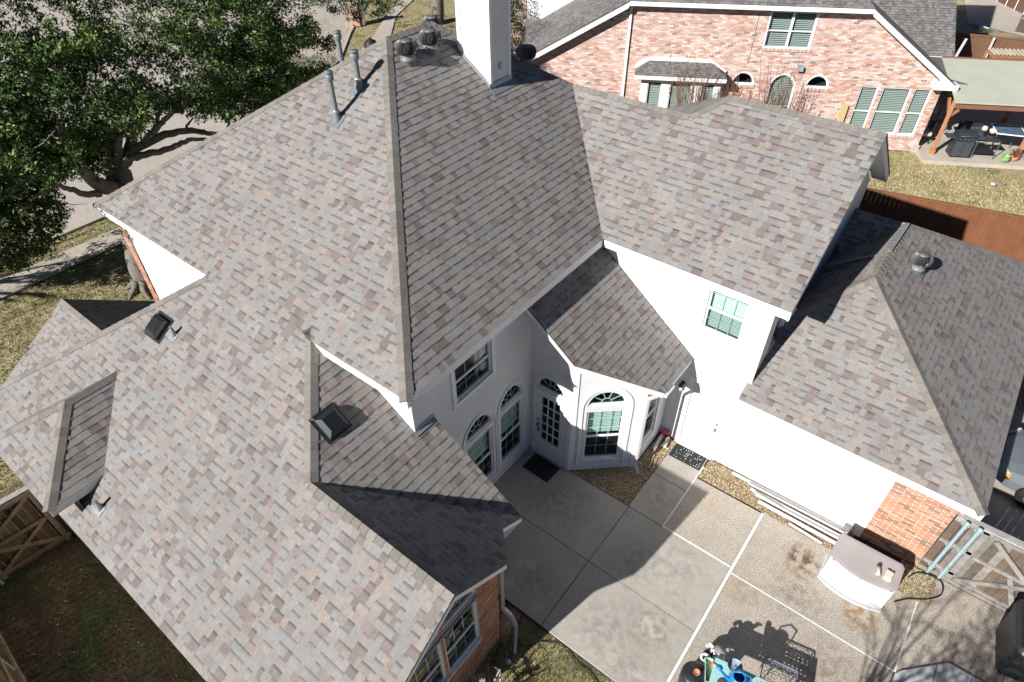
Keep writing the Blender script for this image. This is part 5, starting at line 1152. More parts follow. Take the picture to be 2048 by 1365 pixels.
# tree behind the drone whose bare crown shades the patio
o5 = empty('bare_tree', (1.15, 2.2, -.05)); tag(o5, 'thinly leaved tree standing just outside the frame whose shadow falls on the patio', 'tree')
tk = MB(); limb(tk, [V(0, 0, -.1), V(.05, .05, 1.5), V(.1, .05, 2.8)], .07, .05, 10, .01, 3); random.seed(77); tips = []
for k in range(26):
    a = random.uniform(-.9, 1.9); L = random.uniform(1.2, 2.6); z0 = random.uniform(1.8, 3.2); e = V(math.cos(a) * L * .75, math.sin(a) * L * .25 - .4, z0 + L * .8)
    pts = limb(tk, [V(.08, .05, z0), V(.08, .05, z0).lerp(e, .5) + V(0, 0, .15), e], .028, .008, 6, .015, k)
    for j in (8, 10, 12):
        for _ in range(2): q_ = pts[j] + V(random.gauss(0, .35), random.gauss(0, .35), random.uniform(.1, .5)); tk.tube([pts[j], q_], [.008, .004], 4); tips.append(q_)
tk.build('trunk', M_bark, o5); cs = [np.array(t) for t in tips if t.x > .7]
cs += [c + g.normal(0, .45, 3) for c in cs for _ in range(3)] + [np.array([g.uniform(1.2, 3.2), g.uniform(-1.4, 1.0), g.uniform(2.8, 4.8)]) for _ in range(260)]
leafmesh('crown', o5, cs, [g.uniform(.1, .28) for _ in cs], 15, .075, [(.09, .12, .04), (.14, .13, .05)], 12)
# ------------------------------------------------------------------ the neighbouring house; s runs along its wall, t goes away from the drone
ND = V(math.cos(R(29)), math.sin(R(29)), 0); NN = V(-ND.y, ND.x, 0); NO = V(-2.38, 30.2, 0)
def n3(s, t, z): return NO + ND * s + NN * t + V(0, 0, z)
nh = empty('neighbour_house'); tag(nh, 'pale red brick house with white trim and grey roofs behind the main roof', 'house')
fr = Fr(NO, ND); hl = []
hl.append(window(nh, fr, -7.0, 3.86, -5.33, 5.16, cols=0, slats=True, screen=False, casing=.05, split=True, label='wide upper window with white blinds under the eave'))
MU = MB(); fr.strip(MU, -6.21, 3.86, -6.12, 5.16, -.08, -.02); MU.build('mullion', M_trim, nh)
hl.append(window(nh, fr, -6.4, .9, -5.45, 2.35, arch=.5, cols=0, slats=True, screen=False, casing=.04, label='arched window with blinds'))
for a, b, lb in ((-5.02, -4.2, 'small half round window right of the arched one'), (-7.9, -7.08, 'small half round window left of the arched one')): hl.append(window(nh, fr, a, 2.42, b, 2.42, arch=.45, cols=0, blind=False, split=False, casing=.05, label=lb))
for a, b, lb in ((-2.93, -2.28, 'left window of the tall group of three'), (-2.1, -1.05, 'wide middle window of the tall group of three'), (-.92, -.3, 'right window of the tall group of three')): hl.append(window(nh, fr, a, .68, b, 2.55, cols=0, slats=True, screen=False, casing=0, label=lb))
wp = [(-16.1, 0), (.05, 0), (.05, 2.78), (-3.45, 5.22), (-12.3, 5.22), (-16.1, 3.0)]
brick_wall(nh, NO, ND, wp, mort=M_mortar2, pal=BPAL2, wts=BW2, bl=.2, bh=.062, gap=.009, holes=hl, label='tall pale red brick wall', jit=.004)
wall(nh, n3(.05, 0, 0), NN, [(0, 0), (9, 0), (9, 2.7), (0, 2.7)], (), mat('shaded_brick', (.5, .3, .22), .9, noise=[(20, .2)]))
for u0, u1, z in ((-7.08, -5.2, 3.74), (-5.1, -4.12, 2.28), (-7.98, -7.0, 2.28), (-1.0, -.22, .54), (-3.0, -1.0, .54), (-6.45, -5.4, .78)):
    mb = MB(); n_ = int((u1 - u0) / .075)
    for k in range(n_): a = u0 + (u1 - u0) * k / n_; fr.strip(mb, a, z, a + .064, z + .11, 0, .05)
    mb.usecol = True; mb.c = [(*BPAL2[i // 24 % 4], 1) for i in range(len(mb.c))]; mb.build('brick_sill', M_brick, nh)
mb = MB(); fr.strip(mb, -.15, -.05, .12, .28, 0, .05); mb.build('footing', M_walk, nh)
mb = MB(); fr.strip(mb, -5.55, 3.05, -5.33, 3.24, 0, .16); ob = mb.build('exhaust_vent', mat('blue_grey_vent', (.3, .36, .45), .5), nh)
mb = MB(); fr.strip(mb, -3.47, 1.0, -3.2, 1.8, 0, .12); mb.build('meter_board', mat('plywood', (.55, .43, .22), .7), nh)
mb = MB(); fr.strip(mb, -3.85, .9, -3.55, 1.25, 0, .12); mb.build('meter_box', mat('meter_grey', (.45, .48, .5), .5), nh)
mb = MB(); fr.strip(mb, -12.3, .3, -12.2, 5.2, 0.02, .1); ob = mb.build('downspout', M_trim, nh)
mb = MB(); fr.strip(mb, -7.45, 3.2, -7.435, 5.2, 0.005, .012); mb.build('crack_joint', M_dark, nh)
# fascias
def nfas(a, b, h, inn, soff, d=0): fascia(nh, n3(*a), n3(*b), inn, h, soff=soff)
nfas((-12.35, -.4, 5.45), (-3.5, -.4, 5.45), .16, NN, .4); nfas((-16.4, -.4, 3.15), (-12.35, -.4, 5.45), .24, NN, .4); nfas((-3.5, -.4, 5.45), (.35, -.4, 2.85), .24, NN, .4)
mb = MB(); mb.prism([n3(.42, -.42, 2.88), n3(-.45, -.42, 2.88), n3(-.45, -.42, 2.68), n3(.42, -.42, 2.68)], NN * .44); mb.prism([n3(-.3, -.41, 2.72), n3(-.3, -.41, 3.2), n3(.1, -.41, 2.75)], NN * .1); mb.build('eave_return', M_trim, nh)
SL = (5.45 - 3.15) / 4.05
roof_slope(nh, [n3(-12.35, -.4, 5.45), n3(-16.4, -.4, 3.15), n3(-16.4, 5.6, 3.15), n3(-12.35, 5.6, 5.45)], pal=NPAL, single=False, exp=.14)
roof_slope(nh, [n3(-12.35, -.4, 5.45), n3(-3.5, -.4, 5.45), n3(-6, 4, 8.2), n3(-9.8, 4, 8.2)], pal=NPAL, single=False, exp=.14)
roof_slope(nh, [n3(-3.5, -.4, 5.45), n3(.35, -.4, 2.85), n3(.35, 4.6, 2.85), n3(-3.5, 4.6, 5.45)], pal=NPAL, single=False, exp=.14)
e0 = at(1858, 112, z=2.75) - NO; t0 = e0.dot(NN); s0 = -2.8; s1 = (at(1908, 113, z=2.75) - NO).dot(ND); e2 = at(1932, 80, z=2.75) - NO
roof_slope(nh, [n3(-6, t0, 2.75), n3(s1, t0, 2.75), n3(e2.dot(ND), e2.dot(NN), 2.9), n3(e2.dot(ND) - .2, t0 + 9, 2.75 + 9 * .62), n3(-6, t0 + 9, 2.75 + 9 * .62)][:2] + [n3(s1 + .9, t0 + 9, 2.75 + 9 * .62), n3(-6, t0 + 9, 2.75 + 9 * .62)], pal=NPAL, single=False, exp=.14)
fascia(nh, n3(-3.4, t0, 2.75), n3(s1, t0, 2.75), NN, .16, soff=.4)
mb = MB(); mb.bar(n3(s1 + .02, t0 - .05, 2.72), n3(e2.dot(ND), e2.dot(NN), 2.76), .1, .09); mb.build('gutter', M_trim, nh)
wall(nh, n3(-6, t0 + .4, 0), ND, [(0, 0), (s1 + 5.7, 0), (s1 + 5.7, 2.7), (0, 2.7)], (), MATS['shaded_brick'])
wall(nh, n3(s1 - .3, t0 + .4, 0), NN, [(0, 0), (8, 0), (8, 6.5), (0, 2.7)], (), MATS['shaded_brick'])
mb = MB(); mb.prism([n3(.3, .2, 2.75), n3(1.0, .2, 2.7), n3(1.2, t0 - .1, 2.7), n3(-.6, t0 - .1, 2.75)], (0, 0, .03)); mb.build('metal_valley', mat('dull_zinc', (.25, .26, .25), .45, metal=.5, noise=[(3, .2)]), nh)
# left side pieces
Lp = (V(0, 0, 1) - ND * SL); Lc = Lp.dot(n3(-12.35, -.4, 5.45))
a_ = at(1110, 40, pl=(Lp, Lc)); b_ = at(1052, 39, z=a_.z); c_ = at(1050, 118, z=a_.z - .75); d_ = at(1058, 112, pl=(Lp, Lc))
nrm = (a_ - b_).cross(c_ - b_).normalized(); d_ = at(1060, 113, pl=(nrm, nrm.dot(b_)))
roof_slope(nh, [b_, c_, d_, a_], pal=NPAL, single=False, exp=.13); cap_line(nh, b_, a_, -nrm if nrm.z < 0 else nrm, V(0, .5, 1), w=.12)
w0 = at(1085, 37, pl=(Lp, Lc)); tw = (w0 - NO).dot(NN)
wall(nh, n3(-18.4, tw, 0), ND, [(0, 0), (7, 0), (7, 7), (0, 7)], (), M_white, label='white upper gable on the left of the neighbouring house')
brick_wall(nh, n3(-18.4, tw - .03, 0), ND, [(0, 0), (1.35, 0), (1.35, 7), (0, 7)], mort=M_mortar2, pal=BPAL2, wts=BW2, bl=.2, bh=.062, gap=.009)
# little hipped bay roof and bay
def bq(s, t, z): return n3(s, t, z)
Bt = [bq(-11.3, 0, 3.22), bq(-8.85, 0, 3.22)]; Bb = [bq(-11.85, -.8, 2.86), bq(-8.25, -.8, 2.86)]; B0 = [bq(-11.85, -.02, 2.86), bq(-8.25, -.02, 2.86)]
roof_slope(nh, [Bt[0], Bb[0], Bb[1], Bt[1]], pal=NPAL, single=False, exp=.12, label='little hipped roof over the bay'); roof_slope(nh, [Bt[0], B0[0], Bb[0]], pal=NPAL, single=False); roof_slope(nh, [Bt[1], Bb[1], B0[1]], pal=NPAL, single=False)
fascia(nh, Bb[0], Bb[1], NN, .16, soff=.5); fascia(nh, Bb[0], B0[0], ND, .16, soff=.3)
mb = MB(); mb.bar(Bt[0] + V(0, 0, .05) - NN * .05, Bt[1] + V(0, 0, .05) - NN * .05, .1, .12); mb.bar(Bt[0] + V(0, 0, .05) - NN * .05, B0[0] + V(0, 0, .03) - NN * .05, .1, .1); mb.bar(Bt[1] + V(0, 0, .05) - NN * .05, B0[1] + V(0, 0, .03) - NN * .05, .1, .1); mb.build('bay_flashing', M_trim, nh)
fb = Fr(n3(0, -.45, 0), ND); hl = []
for a, b in ((-11.28, -10.7), (-10.38, -9.5), (-9.15, -8.6)): hl.append(window(nh, fb, a, .8, b, 2.5, cols=0, slats=True, screen=False, casing=0, label='bay window with blinds', split=False))
wall(nh, n3(0, -.45, 0), ND, [(-11.55, 0), (-8.35, 0), (-8.35, 2.68), (-11.55, 2.68)], hl, M_trim); wall(nh, n3(-8.35, -.45, 0), NN, [(0, 0), (.45, 0), (.45, 2.68), (0, 2.68)], (), M_trim)
# crape myrtles bare in winter
def shrub(p, h, n, spread, label, seed):
    o = empty('crape_myrtle', p); tag(o, label, 'shrub', 'bare crape myrtles along the brick wall'); r_ = random.Random(seed)
    for k in range(5):
        mb = MB()
        for _ in range(n // 5):
            a = r_.uniform(0, 6.28); b = V(.15 * math.cos(a), .15 * math.sin(a), 0); L = h * r_.uniform(.6, 1); t = V(math.cos(a) * spread * r_.uniform(.2, 1), math.sin(a) * spread * r_.uniform(.1, .5), L)
            mid = b.lerp(t, .5) + V(r_.gauss(0, .08), r_.gauss(0, .08), 0); mb.tube([b, mid, t], [.02, .013, .005], 4, cap=False)
            for _ in range(4):
                u = r_.uniform(.35, .95); q_ = mid.lerp(t, (u - .5) * 2) if u > .5 else b.lerp(mid, u * 2); d = V(r_.gauss(0, .3), r_.gauss(0, .2), r_.uniform(.3, .8)); mb.tube([q_, q_ + d * .7], [.008, .004], 3, cap=False)
        mb.build('stem', M_twig, o)
shrub(n3(-9.6, -1.3, 0), 4.0, 40, 1.3, 'widest bare crape myrtle in front of the little bay roof', 1)
shrub(n3(-6.2, -1.1, 0), 3.9, 35, 1.1, 'bare crape myrtle in front of the arched window', 2)
shrub(n3(-8.0, -1.2, 0), 3.6, 25, .9, 'thin bare crape myrtle between the bay and the arched window', 3)
shrub(n3(-14.6, -2.2, 0), 1.9, 30, .8, 'low bare shrub left of the neighbour downspout', 4)
# long stained fence on the boundary
fn = empty('stained_fence', (0, 0, 0)); tag(fn, 'smooth orange brown stained fence between the two gardens', 'fence')
fa = at(1722, 376, z=1.83); fb_ = at(2048, 435, z=1.83); fd = (fb_ - fa).normalized(); fa = fa - fd * 3; fb_ = fb_ + fd * 5; random.seed(8)
pickets(fn, (fa.x, fa.y, 0), (fb_.x, fb_.y, 0), 1.8, .142, (.20, .075, .033), mt=M_stain, var=.08, gap=.004)
mb = MB(); mb.bar((fa.x, fa.y, 1.83), (fb_.x, fb_.y, 1.83), .13, .035, 0, (0, 0, 1), (.24, .10, .05)); mb.build('cap_rail', M_stain, fn)
fn2 = empty('rear_fence', (0, 0, 0)); tag(fn2, 'stained board fence behind the neighbouring patio', 'fence')
ra = at(1925, 68, z=2.1); rb = at(2048, 79, z=2.1); rd = (rb - ra).normalized(); rb = rb + rd * 4; ra = ra - rd * 1.0
pickets(fn2, (ra.x, ra.y, 0), (rb.x, rb.y, 0), 2.08, .16, (.16, .075, .04), mt=M_stain, var=.1, gap=.006)
mb = MB(); mb.bar((ra.x, ra.y, 2.1), (rb.x, rb.y, 2.1), .12, .05, 0, (0, 0, 1), (.20, .11, .07)); mb.build('cap_rail', M_stain, fn2)
pp = at(1990, 75, z=2.1); mb = MB(); mb.bar((pp.x, pp.y - .1, 0), (pp.x, pp.y - .1, 2.1), .1, .1, 0, (0, 0, 1), (.5, .48, .46)); mb.build('post', M_wood, fn2)
# low arbour with slats
ab = empty('garden_arbour', (*at(2010, 112, z=1.7)[:2], 0)); tag(ab, 'brown slatted arbour in front of the rear fence', 'arbour'); o_ = Vector(ab.location)
A1 = [at(1975, 101, z=2.0) - o_, at(2075, 106, z=2.0) - o_, at(1990, 114, z=1.9) - o_, at(2085, 117, z=1.9) - o_]
for a, b in ((0, 1), (2, 3), (0, 2)): mb = MB(); mb.bar(A1[a], A1[b], .09, .14, 0, (0, 0, 1), (.28, .14, .08)); mb.build('beam', M_stain, ab)
for k in range(12): t = k / 12; mb = MB(); mb.bar(A1[0].lerp(A1[1], t) + V(0, 0, .1), A1[2].lerp(A1[3], t) + V(0, 0, .1), .05, .07, 0, (0, 0, 1), (.45, .40, .30)); mb.build('slat', M_wood, ab)
for k in (0, 2, 1): mb = MB(); mb.bar((A1[k].x, A1[k].y, 0), A1[k], .1, .1, 0, (1, 0, 0), (.28, .14, .08)); mb.build('post', M_stain, ab)
# patio cover
sheet('neighbour_patio', [tuple(n3(s, t, 0))[:2] for s, t in ((.05, -1.0), (7, -1.0), (7, 5), (.05, 5))], .1, M_walk, .16)
pv = empty('patio_cover', n3(.6, -.3, .1)); tag(pv, 'beige roofed patio cover on stained timber posts', 'patio cover'); o_ = Vector(pv.location)
c0 = at(1884, 118, z=2.95); c1 = at(1911, 207, z=2.5); cdn = n3(0, 0, 0)
s_a, t_a = (c0 - NO).dot(ND), (c0 - NO).dot(NN); s_b, t_b = (c1 - NO).dot(ND), (c1 - NO).dot(NN)
mb = MB(); mb.prism([c0 - o_, c1 - o_, n3(7.5, t_b, 2.5) - o_, n3(7.5, t_a, 2.95) - o_], (0, 0, .05)); mb.build('roof_panel', mat('beige_roofing', (.47, .47, .38), .8, noise=[(2, .05)], fine=(40, .06)), pv)
mb = MB(); mb.bar(n3(s_a, t_a, 3.02) - o_, n3(7.5, t_a, 3.02) - o_, .09, .05, 0, (0, 0, 1), (.22, .10, .06)); mb.bar(n3(s_b + .1, t_b + .12, 2.36) - o_, n3(7.5, t_b + .12, 2.36) - o_, .09, .16, 0, (0, 0, 1), (.22, .1, .06)); mb.build('beam', M_stain, pv)
TC = (.36, .16, .075)
for k, (s_, t_) in enumerate(((.55, -.32), (3.75, -.32), (1.3, 3.2), (4.6, 3.2))):
    mb = MB(); p = n3(s_, t_, .1) - o_; mb.bar(p, p + V(0, 0, 2.25 + (.35 if k > 1 else 0)), .14, .14, 0, (1, 0, 0), TC); mb.build('post', M_stain, pv); mb = MB(); mb.box(p + V(0, 0, .1), (.22, .22, .2), 0, None, TC); mb.build('post_base', M_stain, pv)
    if k < 2:
        for d_ in (ND * .8, -ND * .7 if k else NN * .8): mb = MB(); mb.bar(p + V(0, 0, 1.55), p + V(0, 0, 2.2) + d_ * .8, .09, .09, 0, (0, 0, 1), TC); mb.build('brace', M_stain, pv)
# gas grill
gl = empty('gas_grill', n3(1.45, -.42, .1), R(29)); tag(gl, 'black gas grill with closed hood beside the timber post', 'grill')
M_gr = mat('grill_black', (.03, .036, .04), .35, noise=[(8, .2)]); mb = MB(); mb.box((0, 0, .42), (.72, .48, .7)); mb.build('cabinet', M_gr, gl)
for sx in (-.18, .18): mb = MB(); mb.box((sx, -.25, .4), (.33, .02, .6)); mb.build('door_panel', mat('grill_panel', (.06, .07, .08), .3), gl)
mb = MB(); mb.box((0, 0, .8), (.78, .5, .1)); n_ = 8
for k in range(n_):
    a, b = math.pi * k / n_, math.pi * (k + 1) / n_; f = lambda t: V(0, -.24 * math.cos(t), .85 + .22 * math.sin(t)); A, B_ = f(a), f(b); mb.face([A + V(-.37, 0, 0), B_ + V(-.37, 0, 0), B_ + V(.37, 0, 0), A + V(.37, 0, 0)][::-1])
mb.face([V(-.37, -.24 * math.cos(math.pi * k / n_), .85 + .22 * math.sin(math.pi * k / n_)) for k in range(n_ + 1)]); mb.face([V(.37, -.24 * math.cos(math.pi * k / n_), .85 + .22 * math.sin(math.pi * k / n_)) for k in range(n_ + 1)][::-1]); mb.build('hood', M_gr, gl)
mb = MB(); mb.tube([(-.28, -.27, .93), (-.28, -.31, .95), (.28, -.31, .95), (.28, -.27, .93)], .012); mb.build('handle', M_metal, gl)
for sx in (-.55, .55): mb = MB(); mb.box((sx, 0, .83), (.34, .42, .035)); mb.build('side_shelf', MATS['grill_panel'], gl)
for k in range(4): mb = MB(); mb.lathe([(.02, 0), (.018, .03), (0, .03)], 8, M=Matrix.Rotation(R(90), 3, 'X'), c=(-.24 + .16 * k, -.26, .8)); mb.build('knob', M_metal, gl)
# tables and seats of that patio
def tbl(p, rz, sx, sy, h, label, top, leg=.025, shelf=True):
    o = empty('side_table', p, rz); tag(o, label, 'table'); mb = MB(); mb.box((0, 0, h), (sx, sy, .03)); mb.build('table_top', top, o)
    for a in (-1, 1):
        for b in (-1, 1): mb = MB(); mb.bar((a * sx * .46, b * sy * .44, 0), (a * sx * .46, b * sy * .44, h), leg, leg); mb.build('leg', M_metal, o)
    if shelf: mb = MB(); mb.box((0, 0, h * .35), (sx * .9, sy * .85, .02)); mb.build('shelf', M_blackp, o)
    return o
tbl(n3(2.35, -.35, .1), R(29), .9, .5, .75, 'black metal shelf table right of the grill', M_blackp)
gtb = tbl(n3(3.3, .25, .1), R(20), 1.05, 1.0, .9, 'glass topped table with a white rim under the patio cover', mat('tinted_glass_top', (.10, .14, .2), .12, noise=[(4, .4)]), shelf=False)
mb = MB()
for a, b in (((-.53, -.5), (.53, -.5)), ((-.53, .5), (.53, .5)), ((-.53, -.5), (-.53, .5)), ((.53, -.5), (.53, .5))): mb.bar((*a, .91), (*b, .91), .035, .04)
mb.build('rim', M_trim, gtb)
mb = MB(); mb.lathe([(0, 0), (.1, .02), (.14, .14), (.05, .2), (0, .2)], 9, c=(-.6, -.2, .78)); mb.lathe([(0, 0), (.12, .03), (.1, .16), (0, .2)], 7, c=(-.85, 0, .78)); tag(mb.build('cushion_pile', mat('off_white_cloth', (.62, .58, .52), .85, noise=[(14, .15)]), None, Matrix.Translation(n3(3.3, .25, .1)) @ Matrix.Rotation(R(20), 4, 'Z')), 'crumpled off white cloths heaped between the grill and the glass table', 'cloth')
lc = empty('lounge_chair', n3(.35, .75, .1), R(40)); tag(lc, 'dark framed patio chair with pale cushions behind the timber post', 'chair')
mb = MB(); mb.box((0, 0, .42), (.55, .55, .12)); mb.build('seat', MATS['off_white_cloth'], lc); mb = MB(); mb.box((0, .3, .7), (.55, .12, .5), 0, Matrix.Rotation(R(-14), 3, 'X')); mb.build('backrest', MATS['off_white_cloth'], lc)
for a in (-.26, .26):
    for b in (-.26, .26): mb = MB(); mb.bar((a, b, 0), (a, b, .6 if b < 0 else .8), .03, .03); mb.build('leg', M_blackp, lc)
for a in (-.3, .3): mb = MB(); mb.bar((a, -.28, .6), (a, .28, .6), .05, .03); mb.build('armrest', M_blackp, lc)
def dchair(p, rz, label):
    o = empty('folding_chair', p, rz); tag(o, label, 'chair'); mb = MB(); mb.box((0, 0, .43), (.48, .46, .03)); mb.build('seat', M_blackp, o); mb = MB(); mb.box((0, .24, .72), (.48, .03, .4), 0, Matrix.Rotation(R(-10), 3, 'X')); mb.build('backrest', M_blackp, o)
    for a in (-.22, .22):
        for b in (-.2, .22): mb = MB(); mb.bar((a, b, 0), (a, b * .9, .8 if b > 0 else .43), .022, .022); mb.build('leg', M_flash, o)
dchair(n3(2.0, 1.2, .1), R(200), 'dark folding chair facing the grill in the shade'); dchair(n3(1.5, 1.9, .1), R(100), 'dark folding chair beside the rear timber post')
co = empty('cooler_box', n3(2.75, 1.7, .1), R(35)); tag(co, 'blue grey cooler box in the shade behind the glass table', 'cooler'); mb = MB(); mb.box((0, 0, .2), (.7, .4, .4)); mb.build('body', MATS['blue_grey_vent'], co); mb = MB(); mb.box((0, 0, .43), (.73, .43, .06)); mb.build('lid', M_trim, co)
um = empty('white_planter', n3(4.6, -.6, .1)); tag(um, 'white square planter at the right end of the neighbouring patio', 'planter'); mb = MB(); mb.box((0, 0, .22), (.4, .4, .44)); mb.box((0, 0, .45), (.44, .44, .04)); mb.build('box', M_trim, um)
bnx = empty('grey_bench', n3(.75, 2.3, .1), R(29)); tag(bnx, 'grey slatted bench in the shade of the patio cover', 'bench')
for k in range(4): mb = MB(); mb.box((0, -.2 + .13 * k, .45), (1.3, .1, .03)); mb.build('slat', M_flash, bnx)
for k in range(3): mb = MB(); mb.box((0, .3, .6 + .14 * k), (1.3, .03, .1)); mb.build('slat', M_flash, bnx)
for a in (-.6, .6): mb = MB(); mb.box((a, 0, .22), (.05, .5, .44)); mb.build('leg', M_flash, bnx)
random.seed(4); pg2 = empty('hanging_plant_pot', n3(3.15, -.75, .1)); tag(pg2, 'green glazed pot on the edge of the neighbouring patio', 'flower pot'); mb = MB(); mb.lathe([(0, 0), (.1, .02), (.15, .14), (.13, .26), (.15, .28), (.12, .28), (.1, .2)], 16); mb.build('body', mat('green_glaze', (.22, .42, .14), .3, noise=[(9, .2)]), pg2)
tw = empty('dry_plant', n3(3.55, -.5, .1)); tag(tw, 'tangled dry brown plant in a low pot by the right timber post', 'plant'); mb = MB(); mb.lathe([(0, 0), (.16, 0), (.2, .16), (.15, .16)], 14); mb.build('pot', M_ter, tw); mb = MB()
for k in range(60): a = random.uniform(0, 6.28); r_ = random.uniform(.1, .34); mb.tube([(0, 0, .14), (r_ * .6 * math.cos(a), r_ * .6 * math.sin(a), .14 + random.uniform(.15, .35)), (r_ * math.cos(a + .4), r_ * math.sin(a + .4), random.uniform(.1, .4))], [.006, .005, .003], 3, cap=False)
mb.build('stems', M_twig, tw)
p = at(1985, 371, z=-.02); mb = MB(); mb.lathe([(0, .0), (.09, .02), (.12, .06), (.07, .11), (0, .12)], 9, c=p); tag(mb.build('deflated_ball', mat('pale_pink_ball', (.5, .42, .42), .4)), 'small pale ball on the neighbouring lawn', 'ball')
p = at(1973, 341, z=-.02); mb = MB(); mb.lathe([(0, 0), (.07, .02), (.08, .05), (0, .07)], 8, c=p); tag(mb.build('garden_light', M_flash), 'small grey garden light at the edge of the lawn', 'light')
# white board and bin by the alley
a = [at(1957, 66, z=.3), at(1985, 66, z=.3), at(1975, 58, z=.9), at(1958, 52, z=.9)]
mb = MB(); mb.prism(a, V(.1, .2, .0)); tag(mb.build('leaning_board', M_trim), 'white panel leaning behind the rear fence', 'panel')
bb2 = empty('brown_crate', at(2043, 62, z=0)); tag(bb2, 'brown lidded box standing on the alley', 'box'); mb = MB(); mb.box((.3, 0, .35), (1.2, .7, .7)); mb.build('body', mat('dark_brown', (.08, .05, .04), .7), bb2); mb = MB(); mb.box((.3, 0, .73), (1.28, .78, .07)); mb.build('lid', mat('grey_brown', (.2, .19, .18), .7), bb2)
wf = empty('far_house', at(1915, -4, z=0)); tag(wf, 'white garage corner at the top right beyond the grey roof', 'building'); mb = MB(); mb.box((.0, 2.2, 1.6), (1.3, 4, 3.2)); mb.build('wall', M_white, wf); mb = MB(); mb.box((-1.3, .0, 1.75), (.9, .4, .08)); mb.build('roof', M_trim, wf)
rf = empty('far_fence', (0, 0, 0)); tag(rf, 'dark brown fence with pale posts at the far top right corner', 'fence'); qa = at(1940, -25, z=0); qb = at(2075, 42, z=0); random.seed(6)
pickets(rf, (qa.x, qa.y, 0), (qb.x, qb.y, 0), 1.7, .3, (.13, .06, .04), mt=M_stain, var=.1)
for k in range(7): t = .1 + k / 8; p = qa.lerp(qb, t) - NN * .9; mb = MB(); mb.tube([(p.x, p.y, 0), (p.x, p.y, 1.0)], .028, 8); mb.build('post', M_line, rf)
# mailbox pillar by the kerb
mbx = empty('brick_mailbox', (*at(714, 50, z=0)[:2], 0), R(35)); tag(mbx, 'brick mailbox pillar with a white stone side beyond the vent pipes', 'mailbox')
mb = MB(); mb.box((0, 0, .65), (.55, .6, 1.3), 0, None, (.50, .30, .22)); mb.box((0, 0, 1.34), (.66, .7, .08), 0, None, (.6, .55, .5)); mb.build('pillar', M_brick, mbx)
mb = MB(); mb.box((.42, .1, .8), (.16, .4, 1.6)); mb.build('stone_slab', M_trim, mbx)
p = at(742, 92, z=.1); tb = MB(); tb.smooth = True; tb.lathe([(0, 0), (.38, .02), (.42, .2), (.3, .42), (.12, .5), (.06, .6), (0, .6)], 11, c=(p.x, p.y, -.05)); tag(tb.build('trash_bag', M_rubber), 'black trash bag on the grass beside the far pavement', 'bag')
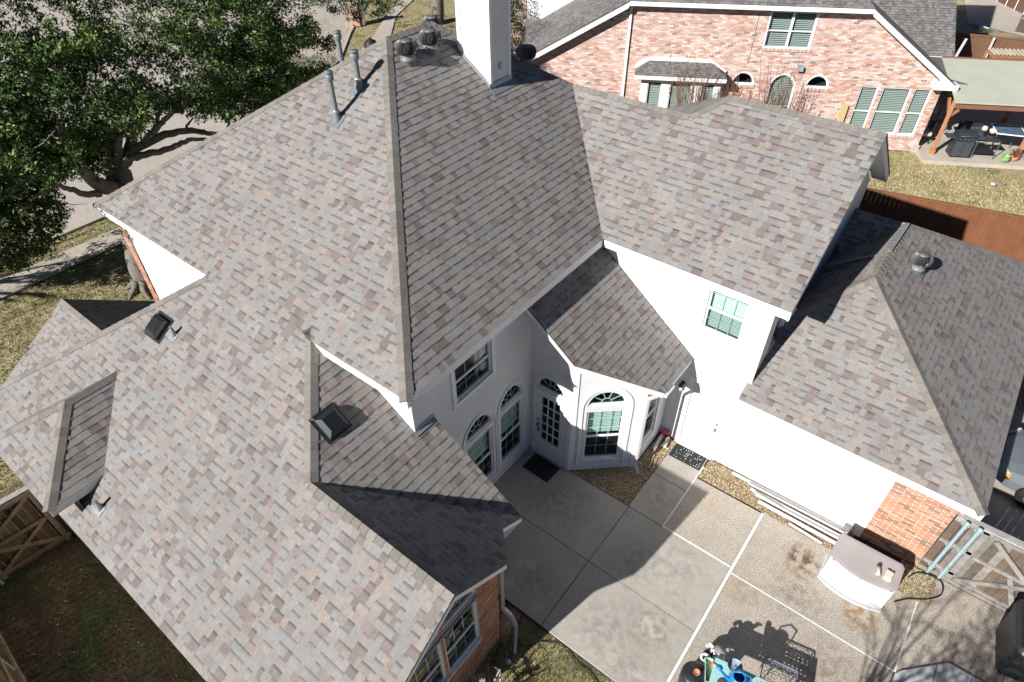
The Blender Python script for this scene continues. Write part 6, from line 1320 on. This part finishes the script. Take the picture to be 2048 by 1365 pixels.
# cars on the rear driveway: x forward is towards the garage
def car(loc, rz, paint, label, glassm):
    o = empty('parked_car', loc, rz); tag(o, label, 'car'); st = [(-2.25, .45, .62, .86), (-2.2, .35, .80, .90), (-1.6, .3, .95, .92), (-.9, .3, 1.0, .92), (.9, .3, .98, .92), (1.5, .28, .88, .90), (1.95, .26, .76, .82), (2.2, .28, .62, .68), (2.28, .34, .5, .55)]
    mb = MB(); mb.smooth = True; rings = []
    for x, z0, z1, hw in st: rings.append([V(x, -hw * .96, z0), V(x, -hw, (z0 + z1) * .5), V(x, -hw * .94, z1 - .04), V(x, -hw * .6, z1 + .01), V(x, 0, z1 + .03), V(x, hw * .6, z1 + .01), V(x, hw * .94, z1 - .04), V(x, hw, (z0 + z1) * .5), V(x, hw * .96, z0)])
    for a, b in zip(rings, rings[1:]):
        for i in range(8): mb.face([a[i], b[i], b[i + 1], a[i + 1]][::-1])
    mb.face(rings[-1]); mb.face(rings[0][::-1]); mb.build('body', paint, o)
    cab = [(-1.7, .95, .80), (-1.05, 1.42, .62), (.2, 1.46, .62), (1.0, .98, .78)]; mb = MB(); mb.smooth = False
    for (x0, za, wa), (x1, zb_, wb) in zip(cab, cab[1:]):
        mb.face([(x0, -wa, za), (x1, -wb, zb_), (x1, wb, zb_), (x0, wa, za)], 0 if za > 1.2 and zb_ > 1.2 else 1)
    for sy in (-1, 1): mb.face([(c[0], sy * c[2], c[1]) for c in cab][::sy], 1)
    mb.build('cabin', [paint, glassm], o)
    for x in (-1.4, 1.4):
        for sy in (-.84, .84):
            w_ = MB(); w_.lathe([(.18, -.1), (.32, -.1), (.34, -.05), (.34, .05), (.32, .1), (.18, .1)], 22, M=Matrix.Rotation(R(90), 3, 'X'), c=(x, sy, .33)); wh = w_.build('wheel', M_rubber, o)
            r_ = MB(); r_.lathe([(0, -.07), (.2, -.08), (.2, .08), (0, .07)], 14, M=Matrix.Rotation(R(90), 3, 'X'), c=(x, sy, .33)); r_.build('rim', M_flash, wh)
    for sy in (-1, 1):
        h = MB(); h.face([(2.22, sy * .70, .48), (2.30, sy * .42, .5), (2.26, sy * .45, .60), (2.1, sy * .62, .68), (2.0, sy * .78, .68), (2.05, sy * .80, .56)][::-sy]); v0 = [Vector(q) for q in h.v]
        h2 = MB(); h2.prism(v0, (.035, sy * .02, .02)); hd = h2.build('headlight', mat('lamp_clear', (.5, .52, .54), .1, spec=.8), o)
        a_ = MB(); a_.box((2.04, sy * .80, .6), (.1, .07, .1)); a_.build('indicator', mat('amber', (.8, .35, .03), .2), hd)
    g_ = MB()
    for k in range(6): g_.box((2.285 - .008 * k, 0, .40 + .036 * k), (.04, .74, .014))
    g_.box((2.25, 0, .50), (.04, .78, .22)); g_.build('grille', M_blackp, o)
    mb = MB(); mb.box((2.26, 0, .3), (.12, 1.3, .12)); mb.build('bumper', paint, o); return o
M_pg = mat('silver_paint', (.36, .40, .44), .28, metal=.6, coat=.6); M_pb = mat('blue_paint', (.01, .03, .12), .2, metal=.3, coat=1)
M_cg = mat('car_glass', (.02, .025, .03), .05, spec=.8)
car((5.28, 14.1, -.02), R(180), M_pg, 'silver car nosed up to the garage at the right edge', M_cg); car((5.6, 17.1, -.02), R(180), M_pb, 'dark blue car parked beyond the silver one', M_cg)
finish_shingles(300); finish_bricks(300)
